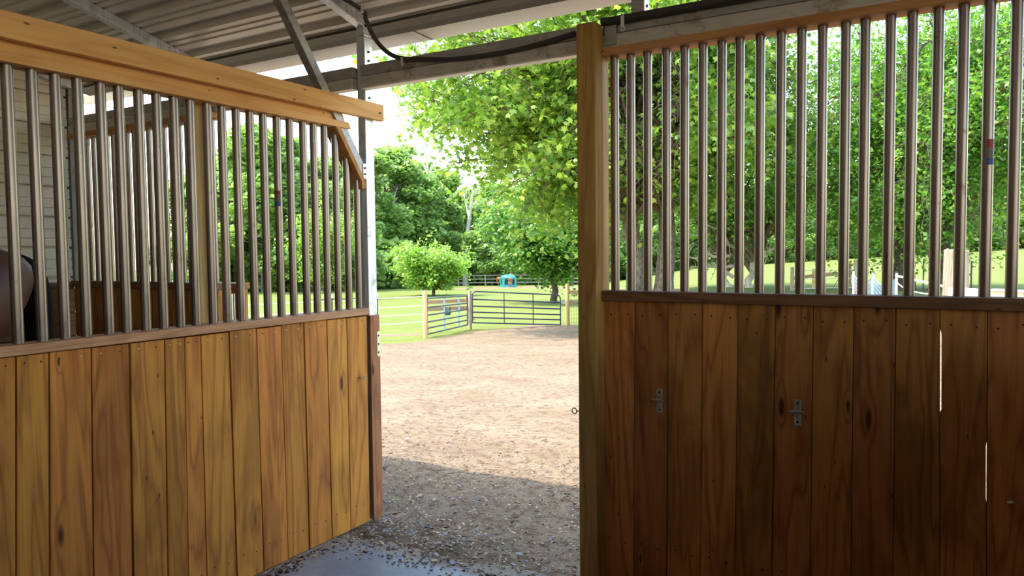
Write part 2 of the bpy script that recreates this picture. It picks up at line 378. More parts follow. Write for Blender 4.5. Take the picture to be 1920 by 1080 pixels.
# loose chips of mulch and gravel in the doorway
def chips():
    mb = MB(); rr = random.Random(5)
    for i in range(6500):
        if i < 900: d_ = rr.gauss(0, .12); x = rr.uniform(-2.9, -1.3); y = 3.12+d_
        elif i < 1300: x = -2.93+abs(rr.gauss(0, .05)); y = rr.uniform(1.6, 3.4)
        else: x = rr.uniform(-4.8, -.9); y = 3.2+abs(rr.gauss(0, 1.1))
        if y > 3.2 and x < -2.9 and y < 3.5: x += .6
        z = (hz(x, y) if y > 3.2 else 0)+.002
        s = rr.uniform(.003, .0095)*(1 if rr.random() > .04 else 1.8); a = rr.uniform(0, 6.28); el = rr.uniform(.3, 1.0)
        ca, sa = math.cos(a), math.sin(a); tilt = rr.uniform(-.4, .4)
        pts = [(-s, -s*el, -s*tilt), (s, -s*el*.7, s*tilt), (s*.8, s*el, s*tilt), (-s*.9, s*el*.8, -s*tilt)]
        lo = [(x+p*ca-q*sa, y+p*sa+q*ca, z+r) for p, q, r in pts]; hi = [(u, v, k+s*.5) for u, v, k in lo]
        mb.hexa(lo+hi, rr.choice((0, 0, 0, 1, 1, 2, 3)))
    ms = [plain('chip_brown', (.22, .14, .09), .9), plain('chip_tan', (.50, .38, .25), .9), plain('chip_grey', (.30, .30, .33), .8), plain('chip_dark', (.06, .045, .035), .9)]
    tag(mb.build('mulch_chips', ms), 'loose brown and grey chips and gravel strewn over the doorway dirt', 'mulch', kind='stuff')
    mb = MB()
    for i in range(130):
        x = rr.uniform(-4.5, -1.0); y = 3.1+abs(rr.gauss(0, .9)); z = (hz(x, y) if y > 3.2 else 0)+.006; a = rr.uniform(0, 6.28); l = rr.uniform(.015, .05)
        mb.tube([(x, y, z), (x+l*math.cos(a), y+l*math.sin(a), z+.006), (x+2*l*math.cos(a+.3), y+2*l*math.sin(a+.3), z+.001)], .0012, 4)
    tag(mb.build('straw_bits', plain('straw', (.72, .58, .36), .8)), 'scattered pale straw stalks lying on the doorway dirt', 'straw', kind='stuff')
chips()

# ---------------------------------------------------------------- steel shell of the barn
def roofz(y): return 3.844-.258*y           # sheet underside
def roof_sheet():
    for nm, y0, y1, sgn in (('ceiling', 3.60, -4.0, 1), ('ceiling_back', -4.0, -11.6, -1)):
        prof = []; per = .24; y = y0
        base = 3.585-.03
        # one pan: major rib (hollow from below) then two minor ribs
        k = 0
        def zz(yy): return roofz(yy) if yy >= -4 else roofz(-8-yy)
        pts = []
        yy = 3.585+.03; n = 0
        while True:
            c = 3.585-n*.24; n += 1
            for o_, h in ((.046, 0), (.036, .036), (-.030, .036), (-.040, 0), (-.088, 0), (-.094, .008), (-.106, .008), (-.112, 0), (-.140, 0), (-.146, .008), (-.158, .008), (-.164, 0)):
                pts.append((c+o_, h))
            if c < y1-.3 or n > 80: break
        pts = [(a, b) for a, b in pts if y1 <= a <= y0] if sgn == 1 else None
        mb = MB()
        if sgn == 1:
            P_ = [(a, zz(a)+b) for a, b in pts]
        else:
            P_ = [(y0, zz(y0)), (y1, zz(y1))]
        n = len(P_)
        vs = [(-6.15, a, b) for a, b in P_]+[(7.5, a, b) for a, b in P_]
        fs = [(i, i+1, n+i+1, n+i) for i in range(n-1)]
        mb.add(vs, fs); o = mb.build(nm, M['roof']); struct(o)
        s = o.modifiers.new('thickness', 'SOLIDIFY'); s.thickness = .004; s.offset = 1 if sgn == 1 else 1
roof_sheet()
# thin brown edge trim along the eave
struct(MB().box(-6.15, 7.5, 3.585, 3.60, 2.922, 2.937).build('trim_2', wood('eave_trim_wood', (.30, .15, .08), (.2, .09, .05), axis=0)))

struct(MB().hexa([(-6.12, 3.44, roofz(3.44)-.02), (7.4, 3.44, roofz(3.44)-.02), (7.4, 3.586, 2.925), (-6.12, 3.586, 2.925), (-6.12, 3.44, roofz(3.44)-.004), (7.4, 3.44, roofz(3.44)-.004), (7.4, 3.586, roofz(3.586)-.003), (-6.12, 3.586, roofz(3.586)-.003)]).build('trim_20', M['eave']))  # added dark strip that blackens the eave end of the roof underside
# white gutter hung on the eave
gut = empty('gutter', (-2, 3.66, 2.84), 'long white rain gutter hung along the roof eave outside the barn', 'gutter')
prof = [(3.602, 2.950), (3.602, 2.936), (3.61, 2.929), (3.66, 2.912), (3.715, 2.893), (3.732, 2.896), (3.740, 2.915), (3.745, 2.965)]
for x0, x1 in ((-6.4, -2.80), (-2.80, 1.2), (1.2, 7.5)):
    mb = MB(); n = len(prof)
    mb.add([(x0, a, b) for a, b in prof]+[(x1, a, b) for a, b in prof], [(i, n+i, n+i+1, i+1) for i in range(n-1)])
    g = mb.build('gutter_section', M['white'], gut, smooth=True, angle=60); s = g.modifiers.new('t', 'SOLIDIFY'); s.thickness = .002

k = MB()
for (ya, za), (yb, zb) in zip(prof[:-1], prof[1:]):
    k.bar((-2.80+(ya-3.6)*.6, ya, za-.002), (-2.80+(yb-3.6)*.6, yb, zb-.002), .005, .004)
k.build('seam', M['eave'], gut)
def frame_post(name, x0, x1, y0, y1, z0, z1, m, label, holes=()):
    r = empty(name, ((x0+x1)/2, (y0+y1)/2, z0), label, 'steel post', 'square galvanised frame tubes of the barn')
    MB().box(x0, x1, y0, y1, z0, z1).build('tube', m, r, bevel=.003)
    for z in holes:
        mb = MB(); mb.box(x1, x1+.003, y0+.004, y1-.004, z-.075, z+.075)
        p = mb.build('clip_plate', M['plate'], r)
        for dz in (-.05, -.012, .04):
            b = MB(); b.tube([(x1+.003, y0+.035, z+dz), (x1+.008, y0+.035, z+dz)], .007, 8); b.build('screw', M['nail'], p)
    return r
P0 = frame_post('steel_post', -3.012, -2.955, 3.352, 3.425, 0, 2.862, M['galv'], 'tall square galvanised steel post at the open end of the bar-topped partition', (2.735, 2.52))
frame_post('steel_post', -6.03, -5.97, 3.352, 3.42, 0, 2.862, M['galv'], 'galvanised steel corner post between the cream siding and the farther barred panel', (2.6,))
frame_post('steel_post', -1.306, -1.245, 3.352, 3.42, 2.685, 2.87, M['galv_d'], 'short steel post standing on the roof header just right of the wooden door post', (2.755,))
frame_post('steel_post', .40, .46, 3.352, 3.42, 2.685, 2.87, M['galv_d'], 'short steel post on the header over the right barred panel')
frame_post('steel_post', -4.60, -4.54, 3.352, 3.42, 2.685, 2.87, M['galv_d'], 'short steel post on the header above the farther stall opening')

RAF = {-6.0: 'third steel rafter, low against the cream siding seen between the bars', -4.57: 'grey steel rafter crossing the ribbed roof above the big pine beam',
       -2.983: 'pale-sided steel rafter rising from the top of the steel post beside the doorway', -1.275: 'steel rafter above the wooden door post', .43: 'steel rafter above the right barred panel', 2.1: 'steel rafter at the right end of the roof'}
for x, lb in RAF.items():
    mb = MB(); yy0 = 3.40
    mb.bar((x, 3.385, roofz(3.385)-.032), (x, -4.0, roofz(-4)-.032), .057, .06)
    r = empty('steel_rafter', (x, 3.385, 2.86), lb, 'rafter', 'steel rafters under the roof')
    mb.build('tube', M['galv'], r, bevel=.003)
    k = MB(); k.box(x-.0285, x+.0285, 3.352, 3.42, 2.862, 2.935).build('elbow', M['galv'], r, bevel=.006)

# header: two stacked tubes running over the stall openings
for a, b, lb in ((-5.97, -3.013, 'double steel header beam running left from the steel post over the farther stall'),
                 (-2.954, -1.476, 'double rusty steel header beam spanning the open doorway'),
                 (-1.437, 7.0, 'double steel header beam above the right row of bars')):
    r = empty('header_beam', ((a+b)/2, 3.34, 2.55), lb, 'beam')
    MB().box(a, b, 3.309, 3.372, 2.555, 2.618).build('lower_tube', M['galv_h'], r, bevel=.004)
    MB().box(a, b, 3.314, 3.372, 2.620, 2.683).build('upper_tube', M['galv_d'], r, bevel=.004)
    if a > -3 and a < -2: MB().box(a, b, 3.319, 3.372, 2.549, 2.555).build('underside_strip', M['white'], r)  # white strip paints in the bright underside of the doorway header
    if a > -2: MB().box(a+.02, a+.075, 3.300, 3.309, 2.565, 2.67).build('joint_plate', M['galv_d'], r)

# diagonal knee brace
r = empty('knee_brace', (-2.983, 3.35, 2.03), 'dark diagonal steel brace from the roof rafter down to the steel post', 'brace')
A_ = Vector((-2.983, 2.60, 3.12)); B_ = Vector((-2.983, 3.345, 2.06))
MB().bar(A_, B_, .052, .050, (0, 1, .3)).build('channel', M['galv_d'], r, bevel=.003)
MB().box(-3.00, -2.953, 3.325, 3.350, 2.035, 2.12).build('foot_plate', M['plate'], r)
for z in (2.095, 2.06): MB().tube([(-2.953, 3.338, z), (-2.947, 3.338, z)], .006, 8).build('screw', M['nail'], r)

# wall of ribbed cream siding at the far end of the barn
def siding():
    mb = MB(); pts = [(-6.06, 1.39)]; z = 1.42
    while z < 4.7:
        for dz, dx in ((0, 0), (.001, -.034), (.018, -.034), (.019, 0), (.032, .004), (.070, .004), (.078, 0), (.079, -.012), (.086, -.012), (.087, 0), (.150, 0), (.151, -.012), (.158, -.012), (.159, 0)):
            pts.append((-6.06+dx, z+dz))
        z += .238
    n = len(pts)
    mb.add([(a, 3.35, b) for a, b in pts]+[(a, -4.0, b) for a, b in pts], [(i, i+1, n+i+1, n+i) for i in range(n-1)])
    o = mb.build('wall_left', M['siding']); struct(o); s = o.modifiers.new('t', 'SOLIDIFY'); s.thickness = .004
    struct(MB().box(-6.16, -6.10, -4.0, 3.42, 1.36, 4.7).build('wall_left_light_seal', M['dark']))  # unseen box added to seal light leaks behind the siding
    struct(MB().box(-6.10, -6.04, -4.0, 3.35, 0, 1.36).build('wall_left_base', M['wainscot']))
    struct(MB().box(-6.11, -5.99, -4.0, 3.34, 1.36, 1.395).build('trim_3', M['wainscot'], bevel=.003))
    for i in range(7): struct(MB().box(-6.04, -6.015, -4.0, 3.34, .02+i*.19, .2+i*.19).build('trim_%d' % (i+4), M['wainscot'], bevel=.002))
siding()
# unseen back and right stall walls, heights set to let daylight in
def gable(name, x, y0, y1, m):
    mb = MB(); mb.hexa([(x, y0, 0), (x+.05, y0, 0), (x+.05, y1, 0), (x, y1, 0), (x, y0, roofz(y0)-.01), (x+.05, y0, roofz(y0)-.01), (x+.05, y1, roofz(y1)-.01), (x, y1, roofz(y1)-.01)]); return struct(mb.build(name, m))
struct(MB().box(1.43, 1.48, -3.9, 3.30, 0, 1.5).build('wall_right', M['wainscot']))
struct(MB().box(-6.1, 1.43, -3.95, -3.9, 0, 2.4).build('wall_back', M['wainscot']))
struct(MB().box(-6.15, -6.08, -9.0, -4.0, 0, 4.2).build('wall_left_rear', M['siding']))

# ---------------------------------------------------------------- near partition (left)
XF = -2.952
pl = empty('stall_partition', (-2.99, 1.6, 0), 'long honey pine stall partition on the left topped with a row of steel bars', 'stall partition')
topx = [31, 93, 172, 243.5, 308, 346, 377, 430, 481, 527.5, 570, 612.5, 650, 688]
botp = [(31, 1080), (94, 1080), (176.5, 1080), (250, 1080), (314.7, 1080), (354, 1080), (389, 1080), (445, 1080), (495, 1070), (541, 1050), (581, 1030), (623, 1012), (658, 995), (694, 978)]
def edge_top(x): return 677-.1258*x
ytop = [on(x, edge_top(x)+2, 0, XF)[1] for x in topx]
ybot = []
for (bx, by), tx, yt in zip(botp, topx, ytop):
    p = on(bx, by, 0, XF); k = (p[1]-yt)/(1.236-p[2]); ybot.append(yt+k*1.236)
ytop = [ytop[0]-.14*i for i in range(14, 0, -1)]+ytop; ybot = [ytop[i]+.0 for i in range(14)]+ybot
rr = random.Random(11)
for i in range(len(ytop)-1):
    g = .0032; ox = rr.uniform(-.003, .003); zt = 1.234-rr.uniform(0, .006)
    y0, y1, b0, b1 = ytop[i]+g, ytop[i+1]-g, ybot[i]+g, ybot[i+1]-g
    mb = MB(); x0, x1 = XF-.034, XF+ox
    mb.hexa([(x0, b0, .004), (x1, b0, .004), (x1, b1, .004), (x0, b1, .004), (x0, y0, zt), (x1, y0, zt), (x1, y1, zt), (x0, y1, zt)])
    for zz_, yy in ((1.205, y0+(y1-y0)*.22), (1.203, y0+(y1-y0)*.75), (.13, b0+(b1-b0)*.25), (.12, b0+(b1-b0)*.74)):
        mb.tube([(x1-.002, yy, zz_), (x1+.0012, yy, zz_)], .0042, 8, mi=(1 if rr.random() < .6 and zz_ > 1 else 2))
    o = mb.build('board', [M['board'], M['screw'], M['nail']], pl)
    b = o.modifiers.new('bevel', 'BEVEL'); b.width = .0025; b.segments = 2; b.limit_method = 'ANGLE'
MB().box(-3.03, -2.992, -.9, 3.341, .01, 1.236).build('backing_panel', M['dark'], pl)
MB().box(-3.045, -2.938, -.9, 3.338, 1.2365, 1.275).build('sill', M['sill'], pl, bevel=.003)
# top rails
def clipped(x0, x1, z0, z1, ye, cut):
    return MB().hexa([(x0, -.9, z0), (x1, -.9, z0), (x1, ye, z0), (x0, ye, z0), (x0, -.9, z1), (x1, -.9, z1), (x1, ye-cut, z1), (x0, ye-cut, z1)])
clipped(-3.045, -2.945, 2.304, 2.340, 3.222, .02).build('top_rail', M['beam'], pl, bevel=.002)
clipped(-3.045, -2.974, 2.341, 2.41, 3.205, .03).build('upper_rail', M['beam'], pl, bevel=.002)
MB().hexa([(-2.954, -.9, 2.382), (-2.918, -.9, 2.382), (-2.918, 3.475, 2.382), (-2.954, 3.475, 2.382), (-2.954, -.9, 2.481), (-2.918, -.9, 2.481), (-2.918, 3.478, 2.478), (-2.954, 3.478, 2.478)]).build('lintel_beam', M['beam'], pl, bevel=.003)
mb = MB(); mb.tube([(-2.918, 3.44, 2.425), (-2.914, 3.44, 2.425)], .006, 8); mb.build('screw', M['nail'], pl)
XB = -2.995
lb_px = [24, 70, 113, 154, 196.5, 230, 267, 300, 332, 362, 393.7, 421, 447.5, 473, 497.6, 523, 546.7, 571.5, 591, 611, 631, 651, 670]
ys = [on(x, 400, 0, XB)[1] for x in lb_px]; d0 = ys[1]-ys[0]
ys = [ys[0]-d0*i for i in range(9, 0, -1)]+ys
def bracket_z(y): return 2.304-(y-3.118)*1.43
for i, y in enumerate(ys):
    zt = 2.306 if y < 3.11 else bracket_z(y)+.01
    o = MB().tube([(XB, y, 1.27), (XB, y, zt)], .0205, 20, cap=False).build('bar', M['bar'], pl, smooth=True)
    if abs(y-on(523, 400, 0, XB)[1]) < .01:
        k = MB()
        for z0, z1, mi in ((1.905, 1.925, 0), (1.868, 1.905, 2), (1.845, 1.868, 1)):
            a0 = -1.2; n = 8; vs = []
            for z in (z0, z1):
                for q in range(n+1):
                    t = -1.9+q/n*1.7; vs.append((XB+.0210*math.cos(t), y+.0210*math.sin(t), z))
            k.add(vs, [(q, q+1, n+2+q, n+1+q) for q in range(n)], mi)
        s = k.build('sticker', [plain('sticker_red', (.3, .03, .03), .5), plain('sticker_blue', (.02, .09, .3), .5), plain('sticker_grey', (.16, .14, .13), .5)], o); s['label'] = 'red and blue paper sticker wrapped on the bar'
# sloping pine bracket that takes the last two bars
def brk(ya, za, yb, zb, w, th):
    mb = MB(); mb.bar((-2.995, ya, za), (-2.995, yb, zb), .098, th, (0, 1, .6)); return mb
brk(3.105, 2.322, 3.310, 2.030, .09, .032).build('corner_bracket', M['bracket'], pl, bevel=.004)
MB().hexa([(-3.04, 3.300, 1.97), (-2.95, 3.310, 1.97), (-2.95, 3.342, 1.98), (-3.04, 3.342, 1.98), (-3.04, 3.29, 2.06), (-2.95, 3.300, 2.05), (-2.95, 3.342, 2.03), (-3.04, 3.342, 2.03)]).build('bracket_foot', M['bracket'], pl, bevel=.003)
# end jamb with strike plate and eye bolt
MB().box(-2.953, -2.938, 3.340, 3.424, 0, 1.229).build('jamb', M['jamb'], pl, bevel=.003)
k = MB(); zc = on(708, 645, 0, -2.94)[2]
k.box(-2.938, -2.9355, 3.396, 3.420, zc-.075, zc+.075)
kp = k.build('strike_plate', M['plate'], pl, bevel=.002)
k = MB()
for dz in (-.05, 0, .05):
    k = MB(); k.tube([(-2.9355, 3.408, zc+dz), (-2.934, 3.408, zc+dz)], .0062, 10); k.build('screw', M['nail'], kp)
p = on(681, 708, 0, -2.93); k = MB(); k.tube([(-2.955, p[1]-.012, p[2]), (-2.935, p[1]-.008, p[2])], .003, 8); k.ring((-2.925, p[1], p[2]), .013, .003, (1, .6, .1))
k.build('eye_bolt', M['galv_d'], pl, smooth=True)
# pale stud standing behind the bars
sy0, sy1 = on(369, 400, 0, -3.049)[1], on(386, 400, 0, -3.049)[1]
st = MB().box(-3.087, -3.049, sy0, sy1, 0, 2.35).build('wooden_stud', M['stud'], bevel=.002, org=(-3.07, 2.25, 0))
tag(st, 'pale upright pine stud with a knot standing just behind the left bars', 'stud')

# ---------------------------------------------------------------- right stall front
YF = 3.305
def xs_at(x, y, Y=YF): return on(x, y, 1, Y)[0]
rp = empty('stall_front_panel', (-.2, 3.32, 0), 'dark pine board panel on the right with a long row of steel bars', 'stall wall panel')
tx = [1132, 1191, 1252.5, 1318, 1384.5, 1454, 1525.3, 1601, 1680, 1762.5, 1851.5, 1937]
bx = [1128.5, 1187.5, 1250, 1313.5, 1378, 1447.5, 1519, 1595.5, 1674, 1761.3, 1849.5, 1936]
T = [xs_at(x, 575+(x-1130)*.024) for x in tx]; Bm = []
for x, t0 in zip(bx, T):
    p = on(x, 1080, 1, YF); k = (p[0]-t0)/(1.36-p[2]); Bm.append(t0+k*1.36)
while T[-1] < 1.35: T.append(T[-1]+.145); Bm.append(Bm[-1]+.145)
T[-1] = Bm[-1] = 1.42
rr = random.Random(4)
for i in range(len(T)-1):
    gl = .0001; ox = rr.uniform(-.003, .003)
    L0 = [(T[i]+gl, 1.358), (Bm[i]+gl, .004)]; R0 = [(T[i+1]-gl, 1.358), (Bm[i+1]-gl, .004)]
    def ln(P_, z): (a, za), (b, zb) = P_; return a+(b-a)*(za-z)/(za-zb)
    zs = [.004, .3, .62, .64, .84, .86, .952, .962, 1.26, 1.28, 1.358]
    mb = MB(); n = len(zs); vs = []
    for z in zs:
        l_, r_ = ln(L0, z), ln(R0, z)
        if i == 9 and .958 < z < 1.27: l_ += .005
        if i == 9 and .63 < z < .85: r_ -= .0028
        e = .0016; y_ = YF+ox
        vs += [(l_+e, y_, z), (r_-e, y_, z), (r_-e, y_+.014, z), (r_, y_+.014, z), (r_, YF+.036, z), (l_, YF+.036, z), (l_, y_+.014, z), (l_+e, y_+.014, z)]
    fs = [tuple(range(8))[::-1], tuple(8*(n-1)+q for q in range(8))]+[(8*j+q, 8*j+(q+1) % 8, 8*j+8+(q+1) % 8, 8*j+8+q) for j in range(n-1) for q in range(8)]
    mb.add(vs, fs)
    for zz_, f_ in ((1.30+rr.uniform(-.01, .01), .24), (1.30+rr.uniform(-.01, .01), .78), (.2, .25), (.19, .75)):
        xx = ln(L0, zz_)*(1-f_)+ln(R0, zz_)*f_; mb.tube([(xx, YF+ox+.002, zz_), (xx, YF+ox-.001, zz_)], .0045, 8, mi=1)
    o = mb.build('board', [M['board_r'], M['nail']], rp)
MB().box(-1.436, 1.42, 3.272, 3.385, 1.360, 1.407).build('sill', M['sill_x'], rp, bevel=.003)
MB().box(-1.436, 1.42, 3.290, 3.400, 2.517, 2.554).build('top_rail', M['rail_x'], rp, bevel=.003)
rb = [(1151, 1155), (1181, 1185.5), (1213, 1216), (1248, 1251.7), (1281, 1286), (1314, 1321), (1350, 1356), (1383, 1390), (1421, 1428), (1459, 1468), (1497, 1506), (1536, 1545), (1579, 1588), (1616, 1624), (1662, 1671.5), (1702, 1713), (1751, 1760), (1798, 1807), (1848, 1854), (1898, 1905)]
bxs = [xs_at((a+b)/2, 300, 3.345) for a, b in rb]
while bxs[-1] < 1.3: bxs.append(bxs[-1]+.085)
for i, x in enumerate(bxs):
    o = MB().tube([(x, 3.345, 1.405), (x, 3.345, 2.52)], .0205, 20, cap=False).build('bar', M['bar'], rp, smooth=True)
    if i == 18:
        k = MB(); n = 8
        for z0, z1, mi in ((1.97, 2.0, 0), (1.93, 1.97, 2), (1.905, 1.93, 1)):
            vs = [(x+.0210*math.cos(-1.75+q/n*1.7), 3.345+.0210*math.sin(-1.75+q/n*1.7), z) for z in (z0, z1) for q in range(n+1)]
            k.add(vs, [(q, q+1, n+2+q, n+1+q) for q in range(n)], mi)
        s = k.build('sticker', [bpy.data.materials['sticker_red'], bpy.data.materials['sticker_blue'], bpy.data.materials['sticker_grey']], o); s['label'] = 'dark paper sticker wrapped on the bar'
def tie_ring(x0, y0, y1, xr):
    a = on(x0, y0, 1, YF-.004); b = on(x0, y1, 1, YF-.004); zc = (a[2]+b[2])/2; h = (a[2]-b[2])/2; cx = a[0]
    mb = MB(); mb.box(cx-.0145, cx+.0145, YF-.008, YF-.003, zc-h, zc+h)
    o = mb.build('tie_plate', M['plate'], rp, bevel=.004); o['label'] = 'small zinc tie plate screwed to a board'
    for dz in (-h*.72, h*.72): MB().tube([(cx, YF-.008, zc+dz), (cx, YF-.0095, zc+dz)], .0055, 10).build('screw', M['nail'], o)
    k = MB(); k.ring((cx-.003, YF-.030, zc+h*.13), .028, .0042, (0, .35, 1)); k.build('ring', M['plate'], o, smooth=True)
    k = MB(); k.tube([(cx-.004, YF-.008, zc+h*.3), (cx-.005, YF-.020, zc+h*.2), (cx-.004, YF-.018, zc-h*.1), (cx, YF-.010, zc-h*.42)], .0045, 8); k.build('hook', M['galv_d'], o, smooth=True)
tie_ring(1237, 729, 774, 0); tie_ring(1496, 749, 798, 0)
p = on(1895, 942, 1, YF-.012); k = MB(); n = 10
k.tube([(p[0]-.011+i*.0022, YF-.010, p[2]+(i-5)*.0004) for i in range(11)], [.0015+.0055*math.sin(math.pi*(i+.6)/11.2) for i in range(11)], 12)
k.tube([(p[0], YF+.004, p[2]), (p[0], YF-.010, p[2])], .0035, 8); o = k.build('knob', M['knob'], rp, smooth=True); o['label'] = 'small pale oval knob'

# wooden door post and the jamb behind it
dp = empty('door_post', (-1.48, 3.25, 0), 'thick wooden door post on the right side of the open doorway', 'post')
MB().box(xs_at(1083, 500, 3.215), xs_at(1118, 500, 3.215), 3.215, 3.304, 0, 2.662).build('post', M['post'], dp, bevel=.005)
MB().box(-1.472, -1.4385, 3.3045, 3.392, 0, 2.655).build('jamb', M['post'], dp, bevel=.003)
p = on(1077, 770, 1, 3.26); k = MB(); k.ring((p[0], 3.26, p[2]), .014, .0028, (.2, 1, 0)); k.tube([(p[0]+.013, 3.26, p[2]), (p[0]+.035, 3.26, p[2])], .003, 8); k.build('eye_bolt', M['galv_d'], dp, smooth=True)

# black conduit looping from the rafter onto the header
cb = empty('conduit', (-2.6, 3.3, 2.68), 'black flexible conduit drooping from the roof onto the steel header', 'conduit')
def smooth_path(P_, k=6):
    out = []; P_ = [Vector(p) for p in P_]
    for i in range(len(P_)-1):
        a, b, c, d = P_[max(i-1, 0)], P_[i], P_[i+1], P_[min(i+2, len(P_)-1)]
        for j in range(k):
            t = j/k; out.append(.5*((2*b)+(c-a)*t+(2*a-5*b+4*c-d)*t*t+(3*b-a-3*c+d)*t**3))
    out.append(P_[-1]); return out
cp = [(-2.925, 2.6, roofz(2.6)-.04), (-2.925, 2.95, roofz(2.95)-.04)]+[tuple(on(x, y, 1, Y)) for x, y, Y in ((676, 17, 3.22), (686, 37, 3.24), (697, 62, 3.26), (711, 83, 3.28), (728, 99, 3.29), (752, 109, 3.298), (800, 111, 3.299), (860, 110, 3.299), (950, 97, 3.299), (1020, 80, 3.298), (1078, 62, 3.30))]
MB().tube(smooth_path(cp), .0125, 10).build('hose', M['cable'], cb, smooth=True)
q = on(753, 112, 1, 3.285); MB().box(q[0]-.008, q[0]+.008, 3.283, 3.312, q[2]-.035, q[2]+.015).build('clamp', M['plate'], cb, bevel=.002)
q = cp[2]; MB().box(q[0]-.02, q[0]+.015, q[1]-.01, q[1]+.02, q[2]-.02, q[2]+.02).build('clamp', M['plate'], cb, bevel=.003)
cb2 = empty('conduit', (.5, 3.3, 2.69), 'black conduit strapped along the top of the header over the right bars', 'conduit')
MB().tube(smooth_path([(-1.43, 3.292, 2.674), (-1.0, 3.292, 2.672), (0, 3.29, 2.672), (2.5, 3.29, 2.674), (5, 3.29, 2.674)], 4), .019, 12).build('hose', M['cable'], cb2, smooth=True)
q = on(1168, 42, 1, 3.27); k = MB(); k.box(q[0]-.008, q[0]+.008, 3.262, 3.27, q[2]-.02, q[2]+.03); k.ring((q[0], 3.266, q[2]-.03), .009, .003, (0, 1, 0)); k.build('clamp', M['plate'], cb2)

# ---------------------------------------------------------------- farther stall front (seen through the left bars)
fp = empty('stall_front_panel', (-5.1, 3.32, 0), 'farther dark board panel with thin-looking bars seen between the near left bars', 'stall wall panel')
x = -5.96; i = 0
while x < -4.25:
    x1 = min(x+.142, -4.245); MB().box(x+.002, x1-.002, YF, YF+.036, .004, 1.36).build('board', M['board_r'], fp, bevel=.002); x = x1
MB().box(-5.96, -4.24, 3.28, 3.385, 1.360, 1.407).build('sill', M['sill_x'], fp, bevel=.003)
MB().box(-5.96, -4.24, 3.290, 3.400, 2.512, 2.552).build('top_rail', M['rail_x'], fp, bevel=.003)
x = -5.86
while x < -4.3:
    MB().tube([(x, 3.345, 1.405), (x, 3.345, 2.52)], .0205, 16, cap=False).build('bar', M['bar'], fp, smooth=True); x += .0862
for nm, z in (('hinge', 1.17),):
    k = MB(); k.box(-4.238, -4.232, 3.36, 3.42, z-.02, z+.16); k.tube([(-4.233, 3.425, z-.02), (-4.233, 3.425, z+.16)], .009, 10); k.build('hinge', M['plate'], fp)
dr = empty('stall_half_door', (-4.75, 3.47, 0), 'board half door of the farther stall folded back flat outside its barred panel', 'stall door')
x = -5.38
while x < -4.20:
    x1 = min(x+.14, -4.18); MB().box(x+.002, x1-.002, 3.46, 3.50, .08, 1.36).build('board', M['board'], dr, bevel=.002); x = x1
MB().box(-5.38, -4.18, 3.45, 3.54, 1.362, 1.40).build('top_cap', M['rail_x'], dr, bevel=.003)

